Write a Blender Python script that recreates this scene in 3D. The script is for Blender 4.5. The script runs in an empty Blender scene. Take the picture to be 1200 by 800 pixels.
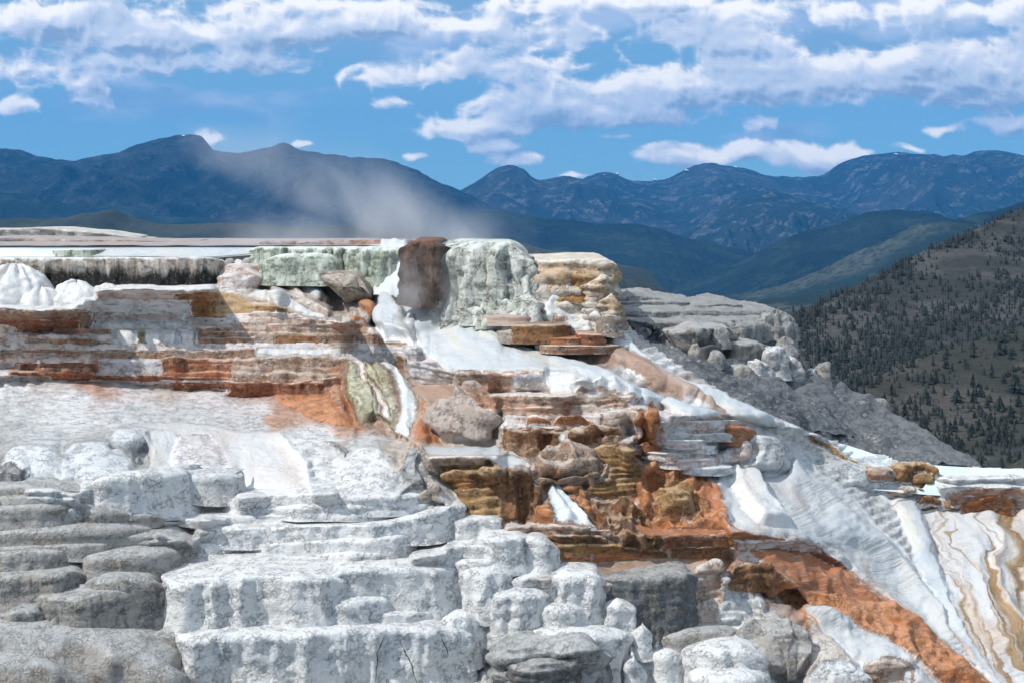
import bpy, math, random
import numpy as np
# ============================================================ camera, world, sun
F = 1648.0; CX = 600.0; HY = 265.0           # focal length in pixels of the 1200 px wide photograph, eye level row
S = bpy.context.scene
R = math.radians
cam = bpy.data.cameras.new('camera'); camo = bpy.data.objects.new('camera', cam)
S.collection.objects.link(camo); S.camera = camo
camo.location = (0, 0, 0); camo.rotation_euler = (R(90), 0, 0)
cam.sensor_width = 36; cam.lens = F/1200*36
cam.shift_y = -(400-HY)/1200
cam.clip_start = 0.5; cam.clip_end = 60000
SUN_EL, SUN_AZ = R(50), R(-116)              # azimuth measured from +Y towards +X
sd = (math.sin(SUN_AZ)*math.cos(SUN_EL), math.cos(SUN_AZ)*math.cos(SUN_EL), math.sin(SUN_EL))
import mathutils
sl = bpy.data.lights.new('sun', 'SUN'); slo = bpy.data.objects.new('sun', sl); S.collection.objects.link(slo)
sl.energy = 3.1; sl.angle = R(0.53); sl.color = (1.0, 0.955, 0.89)
slo.rotation_euler = mathutils.Vector(sd).to_track_quat('Z', 'Y').to_euler(); slo.location = (-60, -20, 80)
S.view_settings.view_transform = 'Standard'; S.view_settings.look = 'None'
S.view_settings.exposure = 0.29; S.view_settings.gamma = 1.0
try:
    S.cycles.max_bounces = 6; S.cycles.volume_bounces = 1; S.cycles.transparent_max_bounces = 8
    S.cycles.volume_step_rate = 1.0; S.cycles.volume_max_steps = 96
except Exception: pass

class NT:
    """tiny helper round a node tree"""
    def __init__(s, tree): s.t = tree; s.n = tree.nodes; s.l = tree.links
    def put(s, sock, v):
        if isinstance(v, bpy.types.NodeSocket): s.l.new(v, sock)
        elif v is not None:
            try: sock.default_value = v
            except Exception:
                sock.default_value = (v[0], v[1], v[2], 1.0) if hasattr(v, '__len__') else (v, v, v)
    def math(s, op, a, b=0.0, c=None, clamp=False):
        n = s.n.new('ShaderNodeMath'); n.operation = op; n.use_clamp = clamp
        s.put(n.inputs[0], a); s.put(n.inputs[1], b)
        if c is not None: s.put(n.inputs[2], c)
        return n.outputs[0]
    def vmath(s, op, a, b=None, sc=None):
        n = s.n.new('ShaderNodeVectorMath'); n.operation = op
        s.put(n.inputs[0], a)
        if b is not None: s.put(n.inputs[1], b)
        if sc is not None: s.put(n.inputs['Scale'], sc)
        return n.outputs[1] if op in ('LENGTH', 'DOT_PRODUCT', 'DISTANCE') else n.outputs[0]
    def mix(s, f, a, b, mode='MIX'):
        n = s.n.new('ShaderNodeMix'); n.data_type = 'RGBA'; n.blend_type = mode
        s.put(n.inputs[0], f)
        for i, v in ((6, a), (7, b)):
            s.put(n.inputs[i], v if isinstance(v, bpy.types.NodeSocket) else (v[0], v[1], v[2], 1.0))
        return n.outputs[2]
    def ss(s, v, lo, hi, a=0.0, b=1.0):
        n = s.n.new('ShaderNodeMapRange'); n.interpolation_type = 'SMOOTHSTEP'
        s.put(n.inputs[0], v); n.inputs[1].default_value = lo; n.inputs[2].default_value = hi
        n.inputs[3].default_value = a; n.inputs[4].default_value = b
        return n.outputs[0]
    def noise(s, vec, scale, detail=5, rough=0.55, dist=0.0):
        n = s.n.new('ShaderNodeTexNoise'); s.put(n.inputs['Vector'], vec)
        n.inputs['Scale'].default_value = scale; n.inputs['Detail'].default_value = detail
        n.inputs['Roughness'].default_value = rough; n.inputs['Distortion'].default_value = dist
        return n.outputs[0]
    def scl(s, vec, k): return s.vmath('MULTIPLY', vec, k)
    def comb(s, x, y, z):
        n = s.n.new('ShaderNodeCombineXYZ'); s.put(n.inputs[0], x); s.put(n.inputs[1], y); s.put(n.inputs[2], z)
        return n.outputs[0]
    def sep(s, v):
        n = s.n.new('ShaderNodeSeparateXYZ'); s.put(n.inputs[0], v); return n.outputs
    def attr(s, name):
        n = s.n.new('ShaderNodeAttribute'); n.attribute_name = name; return n

# ---- world: Nishita sky with clouds laid out by direction (azimuth / tangent of elevation)
W = bpy.data.worlds.new('World'); S.world = W; W.use_nodes = True
w = NT(W.node_tree); w.n.clear()
out = w.n.new('ShaderNodeOutputWorld'); bg = w.n.new('ShaderNodeBackground'); w.l.new(bg.outputs[0], out.inputs[0])
sky = w.n.new('ShaderNodeTexSky'); sky.sky_type = 'NISHITA'; sky.sun_disc = False
sky.sun_elevation = SUN_EL; sky.sun_rotation = SUN_AZ
sky.altitude = 2000; sky.air_density = 1.0; sky.dust_density = 0.3; sky.ozone_density = 3.0
SKY_STR = 0.10
bg.inputs[1].default_value = SKY_STR
tc = w.n.new('ShaderNodeTexCoord')
gx, gy, gz = w.sep(tc.outputs['Generated'])
hyp = w.math('SQRT', w.math('ADD', w.math('MULTIPLY', gx, gx), w.math('MULTIPLY', gy, gy)))
az = w.math('ARCTAN2', gx, gy)
el = w.math('DIVIDE', gz, w.math('MAXIMUM', hyp, 0.05))
skyc = w.mix(1.0, sky.outputs[0], (0.32, 0.72, 1.0), 'MULTIPLY')
K = 1/SKY_STR
skyc = w.mix(.62, skyc, (.25*K, .44*K, .60*K))
# broken cloud over the parts of the sky that the picture does not show
v_ = w.comb(w.math('MULTIPLY', az, 3.5), w.math('MULTIPLY', el, 7.0), 0.0)
gn = w.noise(v_, 1.0, 6, .55, .3)
outm = w.math('MAXIMUM', w.ss(w.math('ABSOLUTE', az), .40, .55), w.ss(el, .17, .27))
cov = w.math('MULTIPLY', w.math('MULTIPLY', w.ss(gn, .40, .58), outm), w.ss(el, .0, .04))
fin = w.mix(cov, skyc, w.mix(w.ss(gn, .5, .75), (.80*K, .83*K, .88*K), (.42*K, .54*K, .72*K)))
w.l.new(fin, bg.inputs[0])
W.cycles.sampling_method = 'MANUAL'; W.cycles.sample_map_resolution = 256

# ============================================================ numpy noise
def _h(ix, iy, iz, s):
    n = (ix*374761393 + iy*668265263 + iz*1274126177 + s*974711) & 0xffffffff
    n = ((n ^ (n >> 13))*1103515245) & 0xffffffff
    n = ((n ^ (n >> 15))*2246822519) & 0xffffffff
    return ((n ^ (n >> 16)) & 0xffffff)/float(0xffffff)
def vn(x, y, z, s=0):
    x, y, z = np.broadcast_arrays(np.asarray(x, float), np.asarray(y, float), np.asarray(z, float))
    ix = np.floor(x).astype(np.int64); iy = np.floor(y).astype(np.int64); iz = np.floor(z).astype(np.int64)
    fx = x-ix; fy = y-iy; fz = z-iz
    fx = fx*fx*(3-2*fx); fy = fy*fy*(3-2*fy); fz = fz*fz*(3-2*fz)
    r = 0
    for a in (0, 1):
        wa = fx if a else 1-fx
        for b in (0, 1):
            wb = fy if b else 1-fy
            for c in (0, 1):
                wc = fz if c else 1-fz
                r = r + wa*wb*wc*_h(ix+a, iy+b, iz+c, s)
    return r*2-1
def fbm(x, y, z, oct=4, s=0, g=.5):
    r = 0; a = 1; k = 1; t = 0
    for i in range(oct):
        r = r+a*vn(np.asarray(x)*k+i*17.3, np.asarray(y)*k+i*7.7, np.asarray(z)*k+i*3.1, s+i); t += a; a *= g; k *= 2.03
    return r/t
def sstep(x, a, b):
    t = np.clip((x-a)/(b-a), 0, 1); return t*t*(3-2*t)

# ============================================================ depth of the spring's hill, metres, as it lies behind each line of sight
CTRL = [(-150,290,71),(0,290,70),(300,290,68),(470,292,66),(600,330,61),(-150,340,63),(0,340,62),(200,340,62),(400,345,60),(530,375,57.5),(640,395,56),(720,400,56),
 (-150,390,56),(0,390,56),(250,390,55.5),(480,400,54.5),(600,430,52.5),(740,430,54.5),(0,450,49),(200,450,49),(400,455,49),(530,460,49),(640,465,49),(780,470,53),(850,480,56),
 (-150,500,45),(0,500,45),(200,500,44.5),(420,510,45),(580,525,45.5),(700,550,44),(780,540,46),(900,520,54),(1050,550,58),(1200,552,61),(1350,555,64),
 (-150,580,39),(0,580,39),(250,585,39),(450,590,40),(600,612,40.5),(750,620,41),(850,620,43),(950,600,48),(1050,600,51),(1200,600,53),(1350,600,55),
 (-150,650,35),(0,650,35),(250,660,35.5),(450,665,36),(620,665,37),(780,670,38),(900,680,40),(1050,680,44),(1200,680,46),(1350,690,47),
 (0,740,31.5),(250,742,32.3),(450,742,32.5),(650,745,33.5),(800,745,34.5),(950,750,36.5),(1100,750,39),(1250,750,41),
 (-150,810,28.5),(0,810,28.5),(300,810,29.5),(600,810,30),(800,810,31),(1000,810,33),(1200,810,36),(1350,810,37),(0,900,25),(600,900,26),(1200,900,31)]
_c = np.array(CTRL, float); _p = _c[:, :2]/200.0; _v = np.log(_c[:, 2])
def _ker(a, b):
    d = np.sqrt(((a[:, None, :]-b[None, :, :])**2).sum(-1)); return d   # biharmonic-like, linear kernel
_A = _ker(_p, _p)-np.eye(len(_p))*0.05
_Q = np.hstack([_p, np.ones((len(_p), 1))])
_M = np.block([[_A, _Q], [_Q.T, np.zeros((3, 3))]])
_w = np.linalg.solve(_M, np.concatenate([_v, np.zeros(3)]))
def D(px, py):
    px, py = np.broadcast_arrays(np.asarray(px, float), np.asarray(py, float))
    q = np.stack([px.ravel(), py.ravel()], 1)/200.0
    r = _ker(q, _p)@_w[:-3]+np.hstack([q, np.ones((len(q), 1))])@_w[-3:]
    return np.exp(r).reshape(px.shape)
def P(px, py, Y):
    px = np.asarray(px, float); py = np.asarray(py, float); Y = np.asarray(Y, float)
    return np.stack(np.broadcast_arrays((px-CX)/F*Y, Y, -(py-HY)/F*Y), -1)

# ============================================================ object helpers
ZONES = []
COLLECT = None      # while this is a list the builders only note where faces and sheets lie
def link(o): S.collection.objects.link(o)
def tag(o, label=None, cat=None, group=None, kind=None):
    if o is None: return o
    if label: o['label'] = label
    if cat: o['category'] = cat
    if group: o['group'] = group
    if kind: o['kind'] = kind
    return o
def to_obj(name, V, Fc, mat, parent=None, origin=None, attrs=None, cols=None, smooth=True):
    if COLLECT is not None: return None
    V = np.asarray(V, float).reshape(-1, 3)
    if origin is None:
        origin = np.array([V[:, 0].mean(), V[:, 1].mean(), V[:, 2].min()])
    me = bpy.data.meshes.new(name)
    Fc = np.asarray(Fc); n = Fc.shape[1]
    me.vertices.add(len(V)); me.vertices.foreach_set('co', (V-origin).astype(np.float32).ravel())
    me.loops.add(Fc.size); me.loops.foreach_set('vertex_index', Fc.astype(np.int32).ravel())
    me.polygons.add(len(Fc)); me.polygons.foreach_set('loop_start', np.arange(0, Fc.size, n, dtype=np.int32))
    me.update(calc_edges=True)
    if smooth: me.polygons.foreach_set('use_smooth', np.ones(len(Fc), bool))
    attrs = dict(attrs or {}); attrs.setdefault('edge', np.full(len(V), 2.))
    for k, a in attrs.items():
        at = me.attributes.new(k, 'FLOAT', 'POINT'); at.data.foreach_set('value', np.asarray(a, np.float32).ravel())
    if cols is not None:
        at = me.attributes.new('stain', 'FLOAT_COLOR', 'POINT')
        c4 = np.concatenate([cols.reshape(-1, 3), np.ones((len(V), 1))], 1)
        at.data.foreach_set('color', c4.astype(np.float32).ravel())
    me.materials.append(mat)
    o = bpy.data.objects.new(name, me); link(o)
    if parent is not None:
        o.parent = parent; o.location = tuple(origin-np.array(parent['_loc']))
    else: o.location = tuple(origin)
    return o
def empty(name, px, py, Y=None, **kw):
    if COLLECT is not None: return None
    Y = float(D(px, py)) if Y is None else Y
    o = bpy.data.objects.new(name, None); link(o); o.location = tuple(P(px, py, Y)); o['_loc'] = list(P(px, py, Y)); o.empty_display_size = .3
    return tag(o, **kw)
def gridfaces(nr, nc, closed=False):
    r = np.arange(nr-1)[:, None]; c = np.arange(nc-1 if not closed else nc)[None, :]
    c2 = (c+1) % nc
    a = r*nc+c; b = r*nc+c2; d = (r+1)*nc+c; e = (r+1)*nc+c2
    return np.stack([a, b, e, d], -1).reshape(-1, 4)
def spline(pts, n):
    """resample a polyline smoothly (Catmull-Rom by chord length)"""
    p = np.asarray(pts, float)
    if len(p) == 1: return np.repeat(p, n, 0)
    t = np.concatenate([[0], np.cumsum(np.maximum(np.linalg.norm(np.diff(p[:, :2], axis=0), axis=1), 1e-6))])
    q = np.linspace(0, t[-1], n); r = np.zeros((n, p.shape[1]))
    m = np.zeros_like(p)
    m[1:-1] = (p[2:]-p[:-2])/(t[2:]-t[:-2])[:, None]; m[0] = (p[1]-p[0])/(t[1]-t[0]); m[-1] = (p[-1]-p[-2])/(t[-1]-t[-2])
    k = np.clip(np.searchsorted(t, q, side='right')-1, 0, len(t)-2); h = (t[k+1]-t[k]); s = ((q-t[k])/h)[:, None]; h = h[:, None]
    return (2*s**3-3*s**2+1)*p[k]+(s**3-2*s**2+s)*h*m[k]+(-2*s**3+3*s**2)*p[k+1]+(s**3-s**2)*h*m[k+1]

# ============================================================ materials
MATS = {}
def mat(name):
    m = bpy.data.materials.new(name); m.use_nodes = True; q = NT(m.node_tree); q.n.clear()
    o = q.n.new('ShaderNodeOutputMaterial'); b = q.n.new('ShaderNodeBsdfPrincipled'); q.l.new(b.outputs[0], o.inputs[0])
    b.inputs['Roughness'].default_value = 0.85
    MATS[name] = m
    return m, q, b
def bump(q, b, h, strength, dist):
    n = q.n.new('ShaderNodeBump'); n.inputs['Strength'].default_value = strength; n.inputs['Distance'].default_value = dist
    q.put(n.inputs['Height'], h); q.l.new(n.outputs[0], b.inputs['Normal'])
def trav(name, top, a, b_, c=None, camt=.35, dark=(.05,.04,.03), damt=.35, strata=.5, streak=.0, lip=None, foot=None, footamt=.5, wet=.0, seed=0., bs=.9, vcol=False, grain=1.0, ck=.35, big=None, bigamt=.8):
    """crusted travertine: mottled faces, layering, drip streaks, pits, pale tops"""
    m, q, bs_ = mat(name)
    tcn = q.n.new('ShaderNodeTexCoord'); geo = q.n.new('ShaderNodeNewGeometry')
    co = q.vmath('ADD', geo.outputs['Position'], (seed, seed*.7, seed*.3))
    n1 = q.noise(co, .9, 7, .62, .3)
    col = q.mix(q.ss(n1, .36, .62), a, b_)
    if vcol:
        col = q.mix(.22, q.attr('stain').outputs['Color'], col)
    n2 = q.noise(q.scl(co, (1, 1, 1.8)), 2.3, 6, .65)
    if big is not None: col = q.mix(q.math('MULTIPLY', q.ss(q.noise(q.scl(co, (.28,.28,1.1)), 1., 5, .6, .5), .48, .60), bigamt), col, big)
    if c is not None: col = q.mix(q.math('MULTIPLY', q.ss(n2, .52-.02, .64), camt*1.6, clamp=True), col, c)
    # thin layers
    st = q.noise(q.scl(q.vmath('ADD', co, q.scl(q.vmath('SUBTRACT', q.n.new('ShaderNodeTexNoise').outputs[1], (.5,.5,.5)), (0,0,0))), (.55,.55,9.)), 1.0, 5, .7)
    col = q.mix(q.math('MULTIPLY', q.ss(st, .5, .68), strata), col, q.mix(.5, col, dark))
    col = q.mix(q.math('MULTIPLY', q.ss(st, .46, .34), strata*.55), col, top)
    sk = q.noise(q.scl(co, (5.5, 5.5, .45)), 1.0, 5, .65)
    if streak > 0:
        sk2 = q.noise(q.scl(co, (2.1, 2.1, .25)), 1.0, 3, .5)
        col = q.mix(q.math('MULTIPLY', q.ss(q.math('ADD', q.math('MULTIPLY', sk, .6), q.math('MULTIPLY', sk2, .4)), .47, .60), streak), col, c if c is not None else dark)
        col = q.mix(q.math('MULTIPLY', q.ss(sk, .57, .70), streak*.8), col, dark)
    fv = q.attr('fv').outputs['Fac']
    if foot is not None:
        fq = q.ss(q.math('ADD', fv, q.math('MULTIPLY', q.math('SUBTRACT', q.noise(q.scl(co, (3.5,3.5,.6)), 1., 3, .6), .5), .9)), .25, .6)
        col = q.mix(q.math('MULTIPLY', fq, footamt), col, foot)
    # pits
    pt = q.noise(co, 9.*grain, 4, .7)
    pt2 = q.noise(co, 3.4*grain, 6, .72)
    pm = q.math('ADD', q.ss(pt, .55, .68), q.ss(pt2, .56, .68))
    col = q.mix(q.math('MULTIPLY', pm, damt, clamp=True), col, dark)
    col = q.mix(q.math('MULTIPLY', q.ss(pt, .44, .33), .5), col, q.mix(.5, col, top))
    vo = q.n.new('ShaderNodeTexVoronoi'); vo.feature = 'DISTANCE_TO_EDGE'; vo.inputs['Scale'].default_value = 5.5*grain
    q.put(vo.inputs['Vector'], q.vmath('ADD', q.scl(co, (1, 1, 1.3)), q.vmath('SCALE', q.comb(pt2, n2, pt2), sc=.9)))
    crk = q.math('MULTIPLY', q.ss(vo.outputs['Distance'], .075, .0), q.ss(n2, .46, .60))
    col = q.mix(q.math('MULTIPLY', crk, ck), col, dark)
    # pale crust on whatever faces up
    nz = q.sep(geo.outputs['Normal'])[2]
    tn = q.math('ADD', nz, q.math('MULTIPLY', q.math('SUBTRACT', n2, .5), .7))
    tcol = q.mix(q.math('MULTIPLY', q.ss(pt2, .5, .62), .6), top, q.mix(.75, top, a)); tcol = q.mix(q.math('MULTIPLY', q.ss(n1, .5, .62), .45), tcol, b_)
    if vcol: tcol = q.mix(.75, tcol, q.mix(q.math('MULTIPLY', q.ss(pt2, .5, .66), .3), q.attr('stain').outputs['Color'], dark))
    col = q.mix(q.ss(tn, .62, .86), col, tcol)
    if lip is not None:
        lm = q.math('MULTIPLY', q.ss(q.math('ADD', fv, q.math('MULTIPLY', q.math('SUBTRACT', n2, .5), .35)), .09, -.0), q.ss(fv, -.35, -.08))
        col = q.mix(q.math('MULTIPLY', lm, .9), col, lip)
    if not vcol:
        ed = q.math('ADD', q.attr('edge').outputs['Fac'], q.math('MULTIPLY', q.math('SUBTRACT', pt2, .5), 2.2))
        col = q.mix(q.ss(ed, .8, .1), col, q.mix(q.math('MULTIPLY', pm, damt, clamp=True), q.attr('stain').outputs['Color'], dark))
    q.l.new(col, bs_.inputs['Base Color'])
    h = q.math('ADD', q.math('MULTIPLY', pt2, -1.0), q.math('ADD', q.math('MULTIPLY', st, -.8*strata), q.math('MULTIPLY', sk, -.8*streak)))
    h = q.math('ADD', h, q.math('MULTIPLY', pt, -.6)); h = q.math('ADD', h, q.math('MULTIPLY', crk, -.5))
    bump(q, bs_, h, bs, .12)
    q.put(bs_.inputs['Roughness'], q.ss(n2, .35, .65, .9-.5*wet, .8-.35*wet))
    return m
def flow(name, c1, c2, c3, k3=.4, su=3., sv=.35, rough=.35, bmp=.5, k2=.6, seed=0., lines=.0, linec=(.5,.4,.28), pat=None):
    """water running over travertine: colour drawn out along the flow (fu across, fv along, metres)"""
    m, q, b = mat(name)
    fu = q.attr('fu').outputs['Fac']; fl = q.attr('fl').outputs['Fac']
    geo = q.n.new('ShaderNodeNewGeometry')
    wob = q.noise(geo.outputs['Position'], .5, 3, .5)
    fu2 = q.math('ADD', fu, q.math('MULTIPLY', wob, 1.6))
    v = q.comb(q.math('MULTIPLY', fu2, su), q.math('MULTIPLY', fl, sv), seed)
    n1 = q.noise(v, 1., 6, .6); n2 = q.noise(q.scl(v, (.35,.5,1)), 1., 5, .55, .4); n3 = q.noise(q.scl(v, (3.,2.,1)), 1., 5, .65)
    col = q.mix(q.math('MULTIPLY', q.ss(n1, .44, .62), k2), c1, c2)
    col = q.mix(q.math('MULTIPLY', q.ss(n2, .50, .60), k3), col, c3)
    if pat is not None: col = q.mix(q.ss(q.noise(q.scl(v, (.9,.32,1)), 1., 5, .6, .15), pat[1]+.02, pat[1]+.10), col, q.mix(q.ss(n3, .35, .65), pat[0], q.mix(.5, pat[0], (.12,.06,.02))))
    if lines > 0: col = q.mix(q.math('MULTIPLY', q.ss(n3, .55, .68), lines), col, linec)
    ter = q.noise(q.comb(q.math('MULTIPLY', fu2, 1.3), q.math('MULTIPLY', fl, 6.5), seed), 1., 5, .6, .5)
    pit = q.noise(geo.outputs['Position'], 4.5, 6, .7)
    tm = q.ss(q.noise(geo.outputs['Position'], .45, 3, .5), .42, .62)
    col = q.mix(q.math('MULTIPLY', q.math('MULTIPLY', q.ss(ter, .53, .64), tm), .30), col, q.mix(.5, c3, (.2,.16,.12)))
    col = q.mix(q.math('MULTIPLY', q.ss(pit, .56, .68), .22), col, q.mix(.5, c3, (.1,.09,.08)))
    ed = q.math('ADD', q.attr('edge').outputs['Fac'], q.math('MULTIPLY', q.math('SUBTRACT', pit, .5), 1.6))
    col = q.mix(q.ss(ed, .55, .05), col, q.attr('stain').outputs['Color'])
    q.l.new(col, b.inputs['Base Color'])
    h = q.math('ADD', q.math('MULTIPLY', n1, .8), q.math('MULTIPLY', n3, .35)); h = q.math('ADD', h, q.math('ADD', q.math('MULTIPLY', q.math('MULTIPLY', ter, tm), -1.1), q.math('MULTIPLY', pit, -.6))); bump(q, b, h, bmp, .09)
    q.put(b.inputs['Roughness'], q.ss(n1, .3, .7, rough-.08, rough+.2)); b.inputs['Specular IOR Level'].default_value = .4
    return m
def zonemat(name, c1, c2, c3, s1, s2, rough=.95, k3=.5, zst=1., fine=None, thr=.5, bmp=0.6, bd=4.):
    """far slopes: meadow / forest / scree patches"""
    m, q, b = mat(name)
    geo = q.n.new('ShaderNodeNewGeometry'); co = q.scl(geo.outputs['Position'], (1,1,zst))
    n1 = q.noise(co, s1, 7, .6, .2); n2 = q.noise(co, s2, 6, .65)
    col = q.mix(q.ss(n1, thr-.06, thr+.08), c1, c2)
    col = q.mix(q.math('MULTIPLY', q.ss(n2, .52, .62), k3), col, c3)
    if fine:
        n3 = q.noise(co, fine[0], 3, .6); col = q.mix(q.math('MULTIPLY', q.ss(n3, .5, .6), fine[2]), col, fine[1])
    q.l.new(col, b.inputs['Base Color']); b.inputs['Roughness'].default_value = rough; b.inputs['Specular IOR Level'].default_value = .1
    bump(q, b, q.math('ADD', n1, n2), bmp, bd)
    return m

WHT = (.80,.81,.82); 
M = {}
M['white']  = trav('white_travertine', (.75,.75,.74), (.73,.735,.73), (.80,.80,.79), (.60,.62,.63), .35, (.42,.43,.43), .20, .30, .12, lip=(.80,.81,.81), seed=1., ck=0.15, big=(.70,.68,.64), bigamt=0.35)
M['whitef'] = trav('fluted_white_travertine', (.75,.75,.74), (.69,.705,.71), (.79,.785,.77), (.48,.53,.57), .4, (.38,.40,.42), .16, .15, .55, lip=(.80,.81,.81), foot=(.76,.74,.70), seed=3., ck=0.12)
M['pale']   = trav('pale_grey_crust', (.74,.76,.77), (.55,.57,.57), (.66,.66,.65), (.50,.46,.43), .35, (.24,.25,.25), .35, .5, .1, seed=5., ck=0.2, big=(.66,.60,.57), bigamt=0.4)
M['grey']   = trav('weathered_grey_travertine', (.50,.50,.485), (.32,.31,.295), (.43,.41,.385), (.38,.31,.24), .45, (.14,.145,.15), .28, .25, .25, seed=7., ck=0.12, big=(.40,.36,.31), bigamt=0.5)
M['greyf']  = trav('fluted_grey_travertine', (.48,.485,.47), (.32,.30,.275), (.43,.39,.34), (.18,.19,.195), .6, (.09,.10,.105), .28, .12, .75, seed=9., ck=0.08)
M['dgrey']  = trav('dark_grey_travertine', (.42,.41,.39), (.085,.095,.105), (.14,.15,.16), (.26,.24,.21), .5, (.03,.035,.04), .5, .15, .55, seed=11.)
M['bould']  = trav('banded_grey_rock', (.5,.51,.5), (.20,.21,.21), (.33,.33,.32), (.12,.13,.14), .5, (.04,.045,.05), .4, .8, .2, seed=12.)
M['brown']  = trav('brown_travertine', (.60,.49,.41), (.25,.145,.085), (.40,.28,.20), (.52,.45,.40), .5, (.025,.013,.008), .75, .55, .15, lip=(.68,.60,.53), wet=.2, seed=13., ck=0.7, big=(.40,.15,.06), bigamt=0.75)
M['tan']    = trav('tan_pink_travertine', (.72,.66,.60), (.46,.345,.275), (.60,.50,.43), (.38,.20,.10), .5, (.12,.07,.04), .35, .6, .1, lip=(.76,.7,.65), seed=15., ck=0.4, big=(.46,.19,.09), bigamt=0.6)
M['red']    = trav('rust_red_travertine', (.58,.34,.22), (.36,.11,.04), (.24,.075,.035), (.50,.27,.16), .5, (.035,.012,.008), .6, .55, .25, lip=(.66,.50,.42), wet=.3, seed=17., ck=0.7, big=(.15,.06,.03), bigamt=0.7)
M['orange'] = trav('bright_orange_travertine', (.62,.30,.16), (.52,.21,.075), (.40,.145,.045), (.58,.36,.24), .5, (.10,.035,.012), .5, .55, .15, wet=.35, seed=19., ck=0.6, big=(.30,.12,.05), bigamt=0.6)
M['dbrown'] = trav('dark_brown_travertine', (.42,.28,.18), (.075,.042,.024), (.17,.09,.045), (.36,.17,.06), .55, (.012,.008,.006), .75, .3, .6, lip=(.62,.50,.40), wet=.3, foot=(.30,.15,.065), footamt=.6, seed=21., ck=0.5, big=(.34,.14,.045), bigamt=0.7)
M['gold']   = trav('golden_brown_travertine', (.55,.38,.22), (.30,.17,.07), (.38,.22,.085), (.16,.085,.035), .5, (.05,.025,.01), .5, .75, .25, wet=.25, lip=(.55,.40,.25), seed=23., ck=0.6, big=(.42,.17,.05), bigamt=0.7)
M['olive']  = trav('olive_travertine', (.60,.58,.44), (.17,.13,.035), (.28,.22,.10), (.50,.48,.38), .5, (.03,.03,.012), .5, .1, .7, wet=.4, seed=25.)
M['fringe'] = trav('black_fringed_wall', (.82,.80,.76), (.56,.51,.45), (.66,.62,.56), (.36,.26,.17), .5, (.05,.035,.025), .12, .05, .75, lip=(.86,.85,.82), foot=(.008,.008,.006), footamt=1.0, wet=.3, seed=27.)
M['green']  = trav('pale_green_fluted_wall', (.76,.82,.76), (.50,.56,.47), (.66,.70,.62), (.27,.31,.22), .6, (.10,.12,.09), .3, .05, .8, lip=(.8,.85,.8), wet=.3, seed=29.)
M['icing']  = trav('cream_green_flowstone', (.80,.84,.78), (.73,.75,.69), (.79,.79,.75), (.58,.60,.50), .5, (.36,.34,.26), .25, .08, .85, wet=.4, seed=31., bs=1.1, ck=.1)
M['column'] = trav('black_brown_column', (.22,.11,.06), (.035,.024,.02), (.085,.05,.035), (.22,.11,.055), .35, (.01,.008,.008), .5, .0, .85, lip=(.20,.09,.045), wet=.5, seed=33.)
M['cliff']  = trav('orange_topped_cliff', (.78,.70,.60), (.60,.42,.26), (.66,.54,.42), (.58,.34,.15), .5, (.20,.12,.06), .35, .4, .2, lip=(.8,.74,.66), foot=(.68,.66,.62), footamt=.7, seed=35., ck=0.5)
M['crust']  = trav('rubbly_grey_wall', (.72,.68,.62), (.30,.30,.29), (.46,.45,.42), (.62,.58,.52), .5, (.12,.12,.12), .5, .4, .2, seed=37.)
M['reef']   = trav('grey_back_terrace', (.36,.36,.35), (.20,.205,.21), (.33,.325,.31), (.60,.59,.57), .45, (.06,.065,.075), .55, .3, .55, seed=39.)
M['slope']  = trav('dark_streaked_slope', (.17,.18,.19), (.10,.112,.13), (.19,.20,.215), (.60,.61,.61), .33, (.03,.036,.045), .55, .4, .1, seed=41.)
M['pink']   = trav('pink_white_travertine', (.80,.77,.76), (.64,.58,.56), (.74,.70,.69), (.60,.34,.22), .42, (.36,.22,.15), .28, .55, .1, lip=(.82,.8,.79), seed=43., ck=0.3, big=(.58,.36,.26), bigamt=0.45)
M['slab']   = trav('tan_slab_rock', (.56,.50,.43), (.30,.24,.19), (.42,.35,.29), (.52,.46,.40), .4, (.05,.035,.025), .5, .7, .0, seed=45.)
M['ground'] = trav('stained_travertine_ground', (.7,.7,.7), (.5,.5,.5), (.66,.64,.62), None, .35, (.16,.13,.11), .30, .55, .0, vcol=True, seed=47.)
M['block']  = trav('pitted_blue_grey_block', (.76,.75,.74), (.50,.51,.54), (.62,.61,.62), (.42,.36,.33), .4, (.22,.2,.2), .4, .1, .1, lip=(.74,.62,.54), foot=(.55,.38,.26), footamt=.35, seed=49., ck=0.5)
M['snowy']  = flow('running_white_water', (.57,.60,.62), (.45,.50,.54), (.63,.60,.50), .5, 3., .3, .30, .5, seed=1.)
M['fall']   = flow('falling_water', (.74,.80,.83), (.52,.60,.62), (.78,.80,.76), .5, 5., .25, .25, .8, seed=2.)
M['creamf'] = flow('cream_flowstone', (.68,.675,.665), (.57,.58,.58), (.64,.56,.50), .6, 2., .5, .35, .7, seed=3.)
M['bluef']  = flow('blue_white_flowstone', (.55,.565,.57), (.40,.45,.49), (.52,.40,.31), .75, 1.6, .22, .40, .9, seed=4., lines=.3, linec=(.50,.42,.35), pat=((.47,.36,.26), .57))
M['streak'] = flow('gold_streaked_flowstone', (.62,.62,.62), (.52,.535,.55), (.56,.45,.35), .7, 2.2, .2, .35, .8, seed=5., pat=((.36,.235,.12), .505))
M['redf']   = flow('rust_streaked_flow', (.46,.19,.09), (.33,.12,.05), (.62,.42,.34), .4, 2.4, .3, .4, 1.0, seed=6., lines=.5, linec=(.72,.62,.58))
M['mound']  = trav('pinkish_grey_mound', (.54,.46,.40), (.42,.34,.285), (.52,.44,.385), (.33,.26,.22), .4, (.15,.11,.09), .25, .15, .45, seed=53., ck=.0)
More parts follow.
